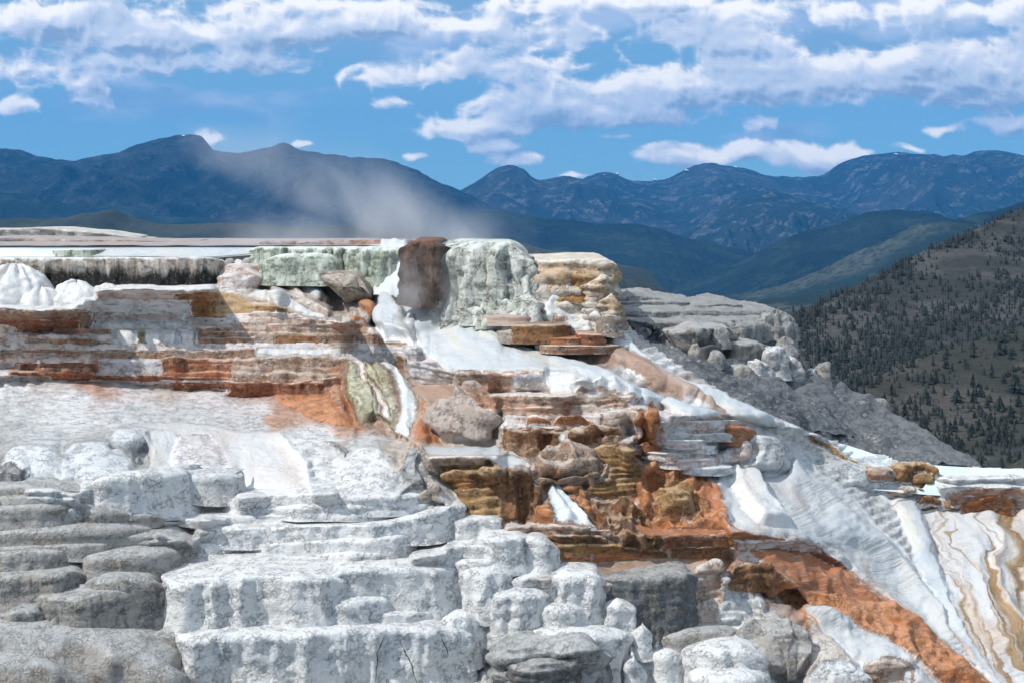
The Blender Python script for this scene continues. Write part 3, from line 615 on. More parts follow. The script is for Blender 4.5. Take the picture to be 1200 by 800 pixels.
# dark hillside with conifers on the right
def hillpatch(name, crest, bottom, Yf, m, seed, lumpz=2.0):
    nc, nr = 260, 170
    c = spline(crest, nc); b = spline(bottom, nc); v = np.linspace(0, 1, nr)[:, None, None]
    G = c[None]*(1-v)+b[None]*v
    Y = Yf(G[..., 0], G[..., 1]); V = P(G[..., 0], G[..., 1], Y)
    V[..., 2] += lumpz*fbm(V[..., 0]/34, V[..., 1]/34, 0, 5, seed)*np.clip(v[..., 0]*6, 0.1, 1)
    V2 = V.copy()
    t = np.linspace(1, .1, 8)[:, None, None]; bk = V2[:1]+np.concatenate([0*t, 160*t, -80*t], -1)
    VV = np.concatenate([bk, V2]); o = to_obj(name, VV, gridfaces(nr+8, nc), m); o['kind'] = 'structure'
    return G, V
GA, VA = hillpatch('tree_covered_hillside', pt('560,540 700,480 800,432 860,400 885,383 930,367 965,352 1000,337 1030,321 1060,306 1100,286 1140,270 1175,253 1200,243 1260,222 1360,190'), pt('560,600 700,580 860,540 1000,545 1200,560 1360,580'), lambda x, y: 620+(400-y)*1.9, M['hill'], 71)
GB, VB = hillpatch('tree_covered_spur', pt('560,600 700,550 800,510 860,482 930,468 985,458 1030,440 1080,418 1130,402 1170,390 1200,381 1260,366 1360,340'), pt('560,760 860,740 1000,730 1200,730 1360,730'), lambda x, y: 540-(y-380)*1.0, M['hill2'], 73)
ridge('bare_foothill', pt('1080,640 1130,590 1165,562 1200,535 1260,505 1400,470'), 330, 90, -95, M['hill2'], .05, nu=120, nv=30, seed=77)

# conifers
def leafmat(name, c1, c2):
    m, q, b = mat(name); geo = q.n.new('ShaderNodeNewGeometry'); oi = q.n.new('ShaderNodeObjectInfo')
    n = q.noise(geo.outputs['Position'], .9, 3, .6)
    q.l.new(q.mix(q.ss(n, .35, .65), c1, c2), b.inputs['Base Color']); b.inputs['Roughness'].default_value = .8
    return m
CM = [leafmat('conifer_needles', (.010,.018,.018), (.02,.03,.026)), leafmat('conifer_needles_grey', (.014,.022,.022), (.026,.036,.032))]
mbk, qbk, bbk = mat('bark'); bbk.inputs['Base Color'].default_value = (.06,.045,.035,1)
def conifer_arrays(r_, fat, tiers=6, bare=.12):
    V = []; Fc = []
    for t in range(tiers):
        z0 = bare+(1-bare)*t/tiers*.93; z1 = min(1.0, z0+(1-bare)/tiers*1.9); rad = fat*(1-t/tiers)**.8*(.8+.4*r_.random())
        n = 9; base = len(V); ox, oy = (r_.random()-.5)*.04, (r_.random()-.5)*.04
        for k in range(n*2):
            a = math.pi*k/n+r_.random()*.25; rr = rad*(1.0 if k % 2 == 0 else .45)*(.7+.6*r_.random())
            V.append((ox+rr*math.cos(a), oy+rr*math.sin(a), z0-(.05 if k % 2 == 0 else 0)+r_.random()*.03))
        V.append((ox*.5, oy*.5, z1))
        for k in range(n*2): Fc.append((base+k, base+(k+1) % (2*n), base+2*n))
    return np.array(V), np.array(Fc)
def trunk_arrays():
    V = []; 
    for z, r_ in ((0-.08, .035), (.5, .02), (.9, .006)):
        for k in range(6): V.append((r_*math.cos(k*math.pi/3), r_*math.sin(k*math.pi/3), z))
    Fc = [(a*6+k, a*6+(k+1) % 6, a*6+6+(k+1) % 6, a*6+6+k) for a in range(2) for k in range(6)]
    return V, Fc
rt = random.Random(8); protos = []
tv, tf = trunk_arrays(); tme = bpy.data.meshes.new('trunk'); tme.from_pydata(tv, [], tf); tme.materials.append(mbk)
for k in range(5):
    cv, cf = conifer_arrays(rt, (.17, .22, .27, .20, .34)[k], (7, 6, 6, 7, 5)[k]); me = bpy.data.meshes.new('crown'); me.from_pydata(cv.tolist(), [], cf.tolist()); me.materials.append(CM[k % 2]); protos.append((me, cv, cf))
spots = []
nprng = np.random.default_rng(5)
for (G, V, tot, sp) in ((GA, VA, 26000, 0), (GB, VB, 26000, 1)):
    nr, nc = G.shape[:2]
    for _ in range(tot):
        u = nprng.random()*(nc-2); v = nprng.random()**1.0*(nr-2); i, j = int(v), int(u)
        px, py = G[i, j]
        if px < 862 or py > 572 or px > 1330 or (px > 1215 and nprng.random() < .6): continue
        dn = float(fbm(px/38, py/22, sp, 3, 5))
        w_ = .26+1.2*max(0, dn)
        if sp == 0:
            w_ += .55*math.exp(-((py-(440-(px-1000)*.42))/34)**2)
            w_ += .5*math.exp(-(v/9)**2)
            w_ -= .28*math.exp(-(((px-1120)/70)**2+((py-300)/25)**2))
        else: w_ = .10+.8*max(0, dn-.08)+.25*math.exp(-(v/5)**2)
        if nprng.random() > w_: continue
        p = V[i, j]; h = (1.5+3.7*nprng.random()**2.2) if nprng.random() < .62 else .7+nprng.random()*.9
        if nprng.random() < .04: h *= 1.4
        spots.append((h/p[1], px, py, p, h))
spots.sort(key=lambda s: -s[0]*(1 if 865 < s[1] < 1200 and s[2] < 545 else .01))
def where(px, py):
    a = 'near the crest' if py < 400-(px-870)*.42 else ('low on the slope' if py > 470 else 'mid-slope')
    return a
for k, (_, px, py, p, h) in enumerate(spots[:300]):
    me = protos[k % 5][0]
    r = bpy.data.objects.new('pine_tree', None); link(r); r.location = tuple(p-np.array([0, 0, .15])); r.scale = (h*(1.15+.4*rt.random()),)*2+(h,); r.rotation_euler = (0, 0, rt.random()*6); r.empty_display_size = .3
    sp_ = ('slender', 'pointed', 'broad', 'narrow', 'bushy')[k % 5]
    up = 'just under the skyline' if py < np.interp(px, [885, 965, 1030, 1100, 1200], [383, 352, 321, 286, 243])+22 else ('on the upper half' if py < np.interp(px, [880, 1200], [470, 381]) else ('on the lower spur' if py < np.interp(px, [880, 1200], [520, 450]) else 'near the foot'))
    ac = 'left part' if px < 1000 else ('middle part' if px < 1100 else 'right part')
    lb = '%s %s evergreen %s of the dry hillside, %s' % ('tall' if h > 4.2 else ('small' if h < 2.7 else 'mid-sized'), sp_, up, ac)
    tag(r, lb.replace('skyline of', 'skyline on'), 'tree', 'evergreens: '+lb)
    a = bpy.data.objects.new('crown', me); b = bpy.data.objects.new('trunk', tme)
    for c in (a, b): link(c); c.parent = r
VV = []; FF = []; off = 0
for k, (_, px, py, p, h) in enumerate(spots[300:]):
    _, cv, cf = protos[k % 5]; a = rt.random()*6; ca, sa = math.cos(a), math.sin(a)
    v = np.stack([cv[:, 0]*ca-cv[:, 1]*sa, cv[:, 0]*sa+cv[:, 1]*ca, cv[:, 2]], -1)*h; VV.append(v*np.array([1.4, 1.4, 1])+p-np.array([0, 0, .1])); FF.append(cf+off); off += len(cv)
o = to_obj('small_trees', np.concatenate(VV), np.concatenate(FF), CM[0], smooth=False); tag(o, 'smaller evergreens and shrubs scattered over the dry hillside at right', 'trees', kind='stuff')
# ============================================================ the hill of the springs: a sheet under every terrace
Wt=(.78,.79,.79); Lg=(.56,.57,.57); Pk=(.68,.62,.61); Rd=(.44,.17,.075); Br=(.30,.20,.14); Tn=(.54,.44,.36); Og=(.52,.23,.10); Gy=(.34,.335,.32); Bl=(.70,.75,.78); Dk=(.10,.10,.105); Bd=(.20,.11,.06)
ST = [(-60,350,Wt),(0,375,Tn),(0,400,Br),(60,392,Tn),(60,430,Rd),(20,430,Pk),(0,450,Wt),(60,452,Pk),(150,460,Pk),(120,448,Rd),(200,455,Tn),(300,460,Rd),(350,470,Rd),(390,480,Rd),(400,497,Og),(250,475,Pk),(330,487,Og),(300,480,Pk),
 (0,480,Lg),(80,475,Wt),(160,485,Lg),(230,490,Lg),(300,500,Lg),(360,510,Wt),(420,520,Lg),(0,520,Gy),(60,520,Lg),(110,535,Gy),(150,545,Gy),(180,515,Lg),(190,555,Wt),(215,520,Pk),(240,520,Pk),(255,560,Wt),(290,540,Pk),(330,560,Wt),(350,540,Wt),(390,560,Wt),(470,560,Lg),(440,540,Gy),
 (10,560,Dk),(60,570,Wt),(150,590,Wt),(300,600,Wt),(450,600,Wt),(420,620,Wt),(300,650,Wt),(400,700,Wt),(550,660,Wt),(600,700,Wt),(650,720,Wt),(730,760,Wt),(850,790,Wt),(500,780,Wt),(250,720,Wt),(0,620,Gy),(100,640,Gy),(60,700,Gy),(150,700,Gy),(100,780,Gy),(250,790,Gy),(200,660,Gy),
 (440,500,Br),(470,525,Tn),(500,550,Br),(515,585,Lg),(480,540,Tn),(560,500,Tn),(600,480,Wt),(560,440,Tn),(540,590,Tn),(600,600,Bd),(570,570,Br),(640,640,Bd),(650,560,Bd),(720,560,Bd),(760,600,Og),(740,640,Bd),(700,660,Tn),(760,660,Tn),(830,650,Og),(870,640,Rd),
 (640,410,Br),(720,420,Br),(780,450,Br),(840,478,Br),(650,470,Tn),(700,490,Br),(760,480,Pk),(800,500,Pk),(850,500,Wt),(800,540,Pk),(820,570,Og),(780,560,Rd),(860,560,Bl),(900,590,Wt),(840,610,Pk),(900,640,Pk),(950,560,Lg),(1000,600,Lg),(1050,560,Bl),(1150,560,Bl),(1200,560,Bl),(1280,570,Bl),
 (1150,600,Og),(1200,610,Tn),(1100,600,Wt),(1120,680,Wt),(1180,700,Tn),(1000,650,Bl),(960,640,Pk),(930,650,Og),(980,690,Og),(1000,720,Rd),(1060,760,Og),(1120,790,Og),(900,700,Br),(950,720,Og),(980,760,Bl),(1040,790,Bl),(1150,790,Pk),(880,720,Lg),(860,700,Tn),(920,760,Tn),(930,790,Lg),(1250,780,Wt),
 (440,400,Wt),(500,400,Wt),(560,400,Wt),(640,430,Wt),(560,360,Wt),(650,370,Wt),(700,390,Wt),(700,340,Tn),(300,350,Tn),(200,370,Wt),(120,370,Wt),(300,400,Br),(400,400,Br),(450,440,Br),(350,430,Br),(760,430,Wt),(820,470,Wt)]
_sp = np.array([(a[0], a[1]*1.6) for a in ST], float); _sc = np.array([a[2] for a in ST], float)
def stain(px, py):
    px = px+26*fbm(px/55, py/16, 0, 4, 2); py = py+9*fbm(px/70, py/14, 3, 4, 6)
    q = np.stack([px.ravel(), py.ravel()*1.6], 1); r = np.zeros((len(q), 3))
    for i in range(0, len(q), 20000):
        d = ((q[i:i+20000, None]-_sp[None])**2).sum(-1); w_ = 1/(d+30)**2.2; r[i:i+20000] = (w_/w_.sum(1, keepdims=True))@_sc
    return r

def foreground():
    global M
    if COLLECT is None:
        # plateau behind the top pools
        M['plateau'] = trav('reddish_plateau', (.46,.40,.37), (.38,.33,.31), (.52,.47,.44), (.46,.22,.14), .5, (.16,.12,.1), .4, .2, 0, seed=51., big=(.48,.25,.18), bigamt=.7)
        px = np.linspace(-260, 505, 300)[None, :]; tt_ = np.linspace(0, 1, 60)[:, None]; y0_ = D(px, 300)+.6; yy = y0_+(84-y0_)*tt_**1.5
        to_obj('plateau', np.stack([(px-CX)/F*yy, yy+0*px, -.735+.03*fbm(px/30, yy/3, 0, 4, 4)], -1), gridfaces(60, 300), M['plateau'], attrs={'fv': np.full((60, 300), -.5)})['kind'] = 'structure'


    def RZ(name, cx, a, b, ww, m, label=None, cat=None, parent=None, bulge=.7, billow=.18, group=None, sl=1.3, soft=3.):
        """a rock that grows out of the continuous skin of the slope"""
        h = ww/2
        return patch(parent, [pt('%g,%g %g,%g %g,%g' % (cx-h*.55, a+2, cx, a, cx+h*.5, a+2)), pt('%g,%g %g,%g %g,%g' % (cx-h, a*.5+b*.5, cx, a*.5+b*.5, cx+h, a*.5+b*.5)), pt('%g,%g %g,%g %g,%g' % (cx-h*.9, b, cx, b+1, cx+h*.9, b))], m, name=name, label=label, cat=cat, group=group, lump=.1, bulge=bulge, billow=billow, bs=1.6, sl=sl, soft=soft)
    def E(name, label, cat, px, py, group=None): return empty(name, px, py, label=label, cat=cat, group=group)
    def L(f, rim, foot, m, **k): return ledge(f, pt(rim), foot, m, **k)
    thin = dict(r=.12, lump=.07, lay=.07, layn=7, lobes=.22, flare=.10)
    fat = dict(r=.5, flute=.13, fl=.4, lump=.03, lay=.015, flare=.22, lobes=.12, lumps=1.1)

    # ---- distant low wall of rubble on the plateau
    w0 = empty('rubble_wall', 60, 283, Y=76, label='low crumbly grey wall on the flat ground at far left', cat='wall')
    def ledge_far(parent, rim, foot, m, Yc, **k):
        global D
        if COLLECT is not None: return None
        sv = D; D = lambda a, b: np.full(np.broadcast(np.asarray(a, float), np.asarray(b, float)).shape, float(Yc))
        o = ledge(parent, rim, foot, m, **k); D = sv; return o
    ledge_far(w0, pt('-120,270 -40,269 0,268.5 30,267.5 62,268 85,270 108,271.5 130,274.5 150,278 160,281'), [283]*10, 'crust', 76, r=.2, lump=.3, lumps=1.6, back=3, lobes=.5, lay=.08, solid=True)
    ledge_far(w0, pt('-120,279 0,279 60,280 120,281 220,283'), 288, 'plateau', 67, name='bank', r=.3, lump=.1, back=3, lobes=.4, solid=True)

    # ---- upper left pools with the black fringed wall
    t1 = E('pool_terrace', 'long flat pool terrace with a black fringed drip wall at upper left', 'terrace', 120, 338)
    L(t1, '-200,302 0,302 80,302 180,302 225,302 246,302.5 254,305', 338, 'fringe', name='drip_wall', r=.06, flute=.16, fl=.16, lump=.02, lay=0, lobes=.12, back=.3, side=1., ts=.01, flare=-.02, top_rough=.005, solid=True)
    patch(t1, [pt('-200,290 0,290 150,290 250,290 300,290'), pt('-200,296 0,296 140,296 250,296 312,296'), pt('-200,301 0,301 140,301.2 240,301.3 256,302')], 'poolg', name='pool', k=.985, lump=.0, skirt=0)
    patch(t1, [pt('112,290.5 200,290 290,290.5'), pt('108,295 200,295 298,296'), pt('92,300 180,300.6 252,301')], 'snowy', name='white_crust', k=.981, lump=.0, skirt=0)
    L(t1, '53,293.5 75,293 100,293 118,292.5', 300.3, 'green', name='green_rim', dy=-.9, r=.1, flute=.15, fl=.12, back=.6, side=.5, lay=0, lobes=.05, solid=True)
    t1b = E('pebbly_ledge', 'small ledge of white and grey knobs right of the black fringed wall', 'ledge', 275, 312)
    for i, (x, tp_, ft, ww) in enumerate([(258,304,314,12),(268,303,313,14),(279,304,312,12),(290,303,311,14),(300,304,312,10)]): dome(t1b, x, tp_, ft+2, ww, 'crust' if i % 2 else 'white', name='knob', p=3, lump=.2, dy=.2, solid=True)

    # white lumps below the wall
    for (cx_, a, b, ww, lab) in [(8,314,364,100,'big steaming white mound at the far left below the fringed wall'),(84,332,364,62,'middle white mound below the fringed wall'),(122,337,360,48,'smallest white mound, right of the other two below the fringed wall'),(40,338,366,60,'low white mound between the big and the middle mound')]:
        o = dome(None, cx_, a, b, ww, 'creamf', name='flowstone_mound', flute=.22, lump=.10, p=2.1, fl=.35, label=lab, cat='mound', solid=True)
    o = dome(None, 284, 308, 341, 72, 'drape', name='flowstone_mound', flute=.12, lump=.2, p=2.0, label='pink and white mound with a rusty foot beside the right end of the fringed wall', cat='mound', foot_=None) if False else dome(None, 285, 308, 340, 70, 'pink', name='flowstone_mound', flute=.06, lump=.2, p=1.9, label='pink and white mound with a rusty foot beside the right end of the fringed wall', cat='mound')

    # ---- terraces below it, left
    t2 = E('stepped_terrace', 'low white and yellow steps with shallow pools below the fringed wall', 'terrace', 200, 365)
    L(t2, '110,340 160,339.5 220,340 300,340 345,342', 354, 'pink', **thin)
    L(t2, '205,346 250,344 300,345 330,347', 354, 'gold', dy=-.3, **thin)
    L(t2, '95,353 150,353 230,353 300,353.5 350,354', 364, 'white', **thin)
    L(t2, '-100,362.5 0,362.5 60,362.5 150,362.5', 372, 'white', **thin)
    L(t2, '88,358 130,357 170,357.5 226,358', 368, 'white', **thin)
    L(t2, '90,368 140,366.5 190,366.5 230,367', 377, 'pink', **thin)
    L(t2, '150,362 170,360.5 196,362', 368, 'whitef', dy=-.3, **thin)
    L(t2, '108,376 150,376.3 200,376 232,377', 386, 'white', r=.5, lump=.04, flute=.15, fl=.3)
    L(t2, '215,367 250,366 300,366 345,368', 383, 'block', **thin)
    t3 = E('stepped_terrace', 'rust red layered ledges at the left edge below the white mounds', 'terrace', 40, 388)
    L(t3, '-100,364 0,364 45,363.5 100,364 114,367', 390, 'brown', **thin)
    L(t3, '-100,374 0,374 40,373.5 95,375', 390, 'red', dy=-.4, **thin)
    L(t3, '-100,381 0,381 10,381.5 18,384', 391, 'pink', dy=-.6, **thin)
    L(t3, '-100,391 0,391.5 30,391 70,392 133,391', 412, 'pink', **thin)
    L(t3, '62,386.5 100,386 138,387', 392, 'tan', **thin)
    L(t3, '30,398 70,397 108,398 134,400', 412, 'brown', dy=-.35, **thin)
    t4 = E('stepped_terrace', 'white ledge with olive green drip streaks left of centre below the mounds', 'terrace', 200, 409)
    L(t4, '133,387 170,386 210,386.5 252,387', 409.5, 'olive', r=.35, flute=.28, fl=.3, lump=.06, lay=0, lobes=.2)
    for x0, x1 in ((140,160),(172,186),(190,204),(214,226)): patch(t4, [pt('%g,386 %g,386' % (x0-3, x1+2)), pt('%g,390 %g,390' % (x0-1, x1+1)), pt('%g,409 %g,409' % (x0+2, x1))], 'drape', name='white_drip', k=.985, lump=.03, bulge=.05, sl=None)
    dome(t4, 246, 397, 411, 38, 'creamf', flute=.15, lump=.1)
    t5 = E('stepped_terrace', 'long brown layered terraces across the left middle under the tan boulder', 'terrace', 350, 420)
    L(t5, '228,383 260,382.5 300,383 400,384', 410, 'brown', **thin)
    L(t5, '224,352 270,352 300,357 345,359', 372, 'gold', **thin)
    L(t5, '262,366 300,366 360,367 388,368', 380, 'pink', **thin)
    L(t5, '272,373.5 320,374 360,374 396,376 402,379', 393, 'tan', **thin)
    L(t5, '310,380 360,379 400,378 432,376 436,380', 394, 'tan', **thin)
    L(t5, '300,391.5 360,391.5 420,391 470,391.5 478,393', 405, 'brown', **thin)
    L(t5, '322,393 350,392 376,393', 405, 'dbrown', dy=-.4, **thin)
    L(t5, '-60,403 100,403.5 250,403 360,402 484,403', 411, 'pink', **thin)
    L(t5, '-100,409.5 0,410 100,410 250,409.5 330,408 400,407 470,406.5 500,406.5 504.5,409', 424, 'brown', **thin)
    patch(t5, [pt('300,406.5 340,406.5 400,406.3'), pt('302,409 345,409 402,409'), pt('302,417 345,418 400,418')], 'snowy', name='white_crust', k=.99, lump=.02, sl=None)
    L(t5, '398,414 440,412 475,412 505,413', 430, 'block', dy=-.3, r=.12, lump=.1, lay=.04, lobes=.1)
    L(t5, '300,418.5 340,418 380,418 405,419 412,422', 447, 'brown', r=.10, lump=.09, lumps=1.8, lay=.03, lobes=.35, flute=.08, fl=.7)
    L(t5, '182,420 215,419.5 250,420 281,420.5', 448, 'red', r=.10, lump=.10, lay=.05, lobes=.35, dy=.1)
    L(t5, '270,419.5 290,419 312,419.5', 447, 'brown', r=.15, lump=.10, lay=.02, lobes=.25, dy=-.1)
    L(t5, '109,421 140,419.5 170,420 189,421', 446.5, 'block', r=.2, lump=.06, lay=.0, lobes=.1, dy=-.15, label='pale pitted block')
    L(t5, '476,424 500,422 526,422.5 530.5,425', 452, 'block', r=.08, lump=.08, lay=.05, lobes=.08, wrr=.3, label='square block with brick-like pitting')
    L(t5, '461,418 468,416 475,420', 446, 'dbrown', dy=-.5, r=.1, flute=.2)
    t6 = E('stepped_terrace', 'thin rust red layered steps at the left edge in mid height', 'terrace', 60, 445)
    for i, (x0, x1, y0, y1, mm) in enumerate([(-100,112,414,423,'tan'),(-60,112,420,430,'pink'),(18,110,426,434,'red'),(40,106,431,439,'brown'),(8,110,436,443,'red'),(50,270,441,449,'red'),(-50,60,440,448,'pink'),(60,290,446,453,'pink'),(120,300,450,456,'tan'),(220,340,455,462,'pink'),(-80,60,455,461,'pink'),(110,180,463,469,'pale')]):
        L(t6, '%g,%g %g,%g %g,%g %g,%g' % (x0, y0+.5, x0*.65+x1*.35, y0+(i % 3-1)*.5, x0*.3+x1*.7, y0-.4*(i % 2), x1, y0+1.2), y1, mm, r=.2, lump=.12, lay=.06, layn=9, lobes=.25, top_rough=.03, back=.8, side=.8)
    patch(t6, [pt('-200,448 0,446 120,450 220,456 320,462'), pt('-200,470 0,468 130,470 240,474 350,482'), pt('-200,500 0,500 130,500 240,498 390,505')], 'strata', name='pale_strata', lump=.04, step=.11, sl=.2)
    t7 = E('stepped_terrace', 'bright rust red ledge tapering to a point left of the green drape', 'terrace', 360, 470)
    L(t7, '266,448 300,447 345,447 384,448 392,450', 464, 'red', **thin)
    L(t7, '200,449 250,448 290,448', 456, 'red', **thin)
    patch(t7, [pt('383,448 392,448 400,450'), pt('384,458 396,460 404,462'), pt('388,475 402,480 409,482'), pt('394,487 406,492 412,496')], 'red', name='rust_wedge', k=.985, lump=.12, rib=.12, ribn=.3)
    patch(t7, [pt('320,462 350,462 385,463'), pt('325,470 355,472 392,472'), pt('350,484 375,487 400,487'), pt('380,495 400,498 415,500')], 'orange', name='orange_apron', k=.99, lump=.1, step=.06)
    L(t7, '376,442.5 395,441 410,443', 450, 'tan', dy=-.6, **thin)

    # ---- olive drape with running water, mound
    t8 = E('flowstone_drape', 'olive green and grey drape of flowstone with water sliding down its right side', 'drape', 435, 505)
    patch(t8, [pt('403,424 418,422 432,423 446,423'), pt('403,440 420,438 440,437 456,440'), pt('406,460 425,456 450,458 466,468'), pt('412,485 430,480 450,485 466,492'), pt('418,502 436,502 452,506 462,514')], 'olive', name='drape_sheet', k=.975, lump=.12, rib=.30, ribn=.45, bulge=.6, sl=1.6)
    patch(t8, [pt('440,424 450,424 458,426'), pt('452,432 462,434 472,440'), pt('462,446 474,450 484,458'), pt('468,470 478,474 489,482'), pt('464,500 476,505 486,512'), pt('462,516 474,520 486,522')], 'fall', name='running_water', k=.965, lump=.05, rib=.15, ribn=.4, bulge=.2)
    patch(t8, [pt('414,422 420,422 425,423'), pt('420,430 426,430 430,432'), pt('426,445 430,446 434,449'), pt('440,460 446,462 450,466'), pt('446,490 452,492 457,495')], 'drape', name='white_drip', k=.962, lump=.03, bulge=.1, sl=None)
    patch(t8, [pt('473,430 482,440 487,452'), pt('486,445 498,455 506,462'), pt('492,470 504,475 516,482'), pt('486,500 500,508 522,514'), pt('480,518 500,522 530,522')], 'redf', name='rusty_apron', k=.972, lump=.15, rib=.15, ribn=.5)
    patch(None, [pt('512,455 540,451 572,457'), pt('502,470 544,466 582,474'), pt('503,490 545,488 584,495'), pt('514,512 545,514 580,512'), pt('520,522 546,524 574,522')], 'mound', name='flowstone_mound', label='smooth grey-brown rounded mound right of the olive drape', cat='mound', bulge=2.2, lump=.10, rib=.22, ribn=.8, sl=1.0)
    dome(None, 588, 466, 490, 24, 'tan', name='flowstone_mound', flute=.1, lump=.15, p=2.2, label='small tan knob at the right shoulder of the grey-brown mound', cat='mound', dy=.5)
    patch(t8, [pt('478,455 495,450 520,450 545,452'), pt('500,470 515,462 530,460 548,462'), pt('508,490 516,484 524,480 532,480')], 'brownf', name='brown_apron', k=.968, lump=.12, rib=.2)
    # ---- green and cream walls, waterfall, column
    t9 = E('fluted_wall', 'pale green fluted wall with dark streaks left of the waterfall', 'wall', 370, 330)
    L(t9, '292,290 330,289.5 370,289.5 410,289.5 436,290', 330, 'green', r=.08, flute=.3, fl=.22, lump=.05, lay=0, lobes=.15, ts=.002, back=.5, solid=True)
    L(t9, '306,306 315,300 345,297 380,297 398,301 404,308', 331, 'green', dy=-.8, r=.35, flute=.28, fl=.25, lump=.06, lay=0, wr=.8, solid=True)
    L(t9, '300,283 340,282.5 400,281.5 435,281 470,280.5 478,281', 293, 'plateau', dy=3., r=.3, lump=.3, lay=.06, ts=0.0, back=2, solid=True)
    L(t9, '404,291 430,290 450,290 474,291', 342, 'green', dy=-.7, r=.08, flute=.25, fl=.2, lump=.05, lay=0, solid=True)
    t10 = E('waterfall', 'thin misty waterfall sliding over the fluted wall left of the dark column', 'waterfall', 450, 345)
    patch(t10, [pt('428,290.5 450,290 476,290.5'), pt('428,296 450,296 476,296'), pt('432,320 452,320 478,322'), pt('434,345 456,348 480,352')], 'fall', name='water_sheet', k=.950, lump=.03, rib=.18, ribn=.3, zone=False)
    patch(t10, [pt('444,281 460,280.8 477,281.5'), pt('444,290 460,290 478,292'), pt('448,300 462,302 480,306')], 'drape', name='pale_lip', k=.955, lump=.02, rib=.1, ribn=.3, zone=False, skirt=.5)
    L(None, '478,285 485,282 498,281.5 509,282 515,286', [350,352,352,350,340], 'column', name='rock_column', dy=-4.2, r=.08, flute=.45, fl=.3, lump=.12, lay=0, wr=1.0, flare=-.04, label='black and rust brown fluted column at the crest beside the waterfall', cat='rock', solid=True)
    t11 = E('flowstone_cliff', 'cream white flowstone cliff with icing-like lumps right of the dark column', 'cliff', 570, 375)
    L(t11, '512,285 525,283.5 560,283 595,283.5 608,287 618,294 624,304', [372,374,374,374,376,380,384], 'icing', r=.28, flute=.55, fl=.28, lump=.05, lay=0, lobes=.45, wrl=.2, wrr=1.6, flare=.08, solid=True)
    for i, (x0, x1, y0, y1) in enumerate([(522,560,300,330),(552,592,298,328),(584,618,302,335),(530,556,318,346),(556,586,322,352),(580,612,326,358),(600,630,322,352),(526,550,336,362),(545,580,344,368),(574,606,350,374),(600,634,346,378),(526,546,352,374),(540,572,360,380),(590,630,364,386)]):
        L(t11, '%g,%g %g,%g %g,%g %g,%g' % (x0, y0+6, x0*.7+x1*.3, y0, x0*.35+x1*.65, y0+1, x1, y0+8), y1, 'icing', name='icing_drape', dy=-.15-.10*(i//3), r=.35, flute=.6, fl=.18, lump=.08, lumps=1.6, lay=0, flare=.12, wr=.9, back=.3, side=.7, solid=True)
    patch(t11, [pt('506,350 540,346 575,350 610,356 634,362'), pt('498,366 540,364 580,372 620,380 646,386'), pt('508,380 545,380 585,388 625,396 655,400')], 'icing', name='icing_foot', lump=.1, billow=.15, bs=1.4, sl=1.0, soft=12.)
    t12 = E('flowstone_cliff', 'tan and orange topped cliff block at the right end of the crest', 'cliff', 690, 385)
    L(t12, '622,306 650,304.5 685,304 712,304 719,306', [372,376,380,384,386], 'cliff', r=.05, flute=.12, fl=.6, lump=.10, lumps=1.4, lay=.10, layn=2.2, lobes=.12, wrr=.4, side=4, flare=.10, dy=.3, solid=True)
    L(t12, '655,305.5 680,305 714,305 718,306', [316,316,316,316], 'orange', dy=1.2, r=.1, lump=.1, lay=.08, layn=3, wrr=.3, solid=True)
    L(t12, '690,330 705,322 719,324 724,340', [378,382,386,388], 'cliff', dy=-.5, r=.2, lump=.25, lumps=1.6, lay=.1, wr=.5, solid=True)
    L(t12, '705,350 716,344 727,350 733,368', [386,388,392,394], 'cliff', dy=-1., r=.3, lump=.25, lumps=1.8, lay=.1, wr=.6, solid=True)
    L(t12, '700,372 715,367 730,372 738,382', [388,392,394,396], 'slab', dy=-1.3, r=.3, lump=.4, lumps=2, lay=.05, solid=True)
    L(t12, '655,322 680,318 700,322', [350,352,355], 'gold', dy=-.5, r=.4, lump=.3, lay=.06, solid=True)
    patch(t12, [pt('624,316 640,312 655,316 665,322'), pt('626,338 645,335 665,338 680,345'), pt('622,362 650,360 680,362 702,370'), pt('612,380 650,382 690,384 722,392'), pt('620,396 660,400 700,404 740,410'), pt('640,404 680,410 720,416 765,424')], 'drape', name='white_lumps', k=.955, lump=.08, billow=.28, bs=1.0, rib=.15, sl=1.2)
    for (cx_, a, b, ww, lab) in [(629,352,371,22,'small rust brown rock leaning on the white flowstone at the crest'),(617,371,381,18,'small orange rock on the left among white flowstone'),(657,370,380,15,'small pinkish tan rock in the middle of the white flowstone'),(667,333,350,16,'tan knob high on the white flowstone below the orange top')]:
        dome(None, cx_, a, b, ww, 'brown' if cx_ != 657 else 'tan', name='rock', p=3.2, lump=.25, dy=-1.2, ky=1.1, label=lab, cat='rock', flute=0)

    # ---- boulder and tilted slabs
    b1 = E('boulder', 'big tan layered slab boulder lying above the brown terraces left of the waterfall', 'boulder', 405, 358)
    a = np.array(pt('372,326 378,321 392,318.5 408,319 419,322 428,331 434,340 436,349 431,354 418,355.5 404,356 396,349 386,340 378,333'))
    c_ = spline(np.vstack([a, a[:1]]), 70)[:-1]; Yb = float(D(405, 356))-.4
    rings = []
    for t, dyy in ((.05, -1.25), (.35, -1.15), (.62, -.95), (.82, -.6), (.95, -.2), (1., .35), (.97, 1.1), (.8, 1.7), (.4, 2.), (.05, 2.1)):
        cc_ = np.array([406, 337])+(c_-np.array([406, 337]))*t
        rings.append(P(cc_[:, 0], cc_[:, 1]-(0 if dyy < .3 else 0), Yb)+np.array([0, 1, .0])*(dyy+.6)*1.0)
    Vb = np.stack(rings); dn = fbm(Vb[..., 0]*1.6, Vb[..., 1]*1.6, Vb[..., 2]*4+Vb[..., 0]*1.6, 5, 5); Vb[..., 1] += -.32*np.abs(dn); Vb[..., 2] += .09*dn
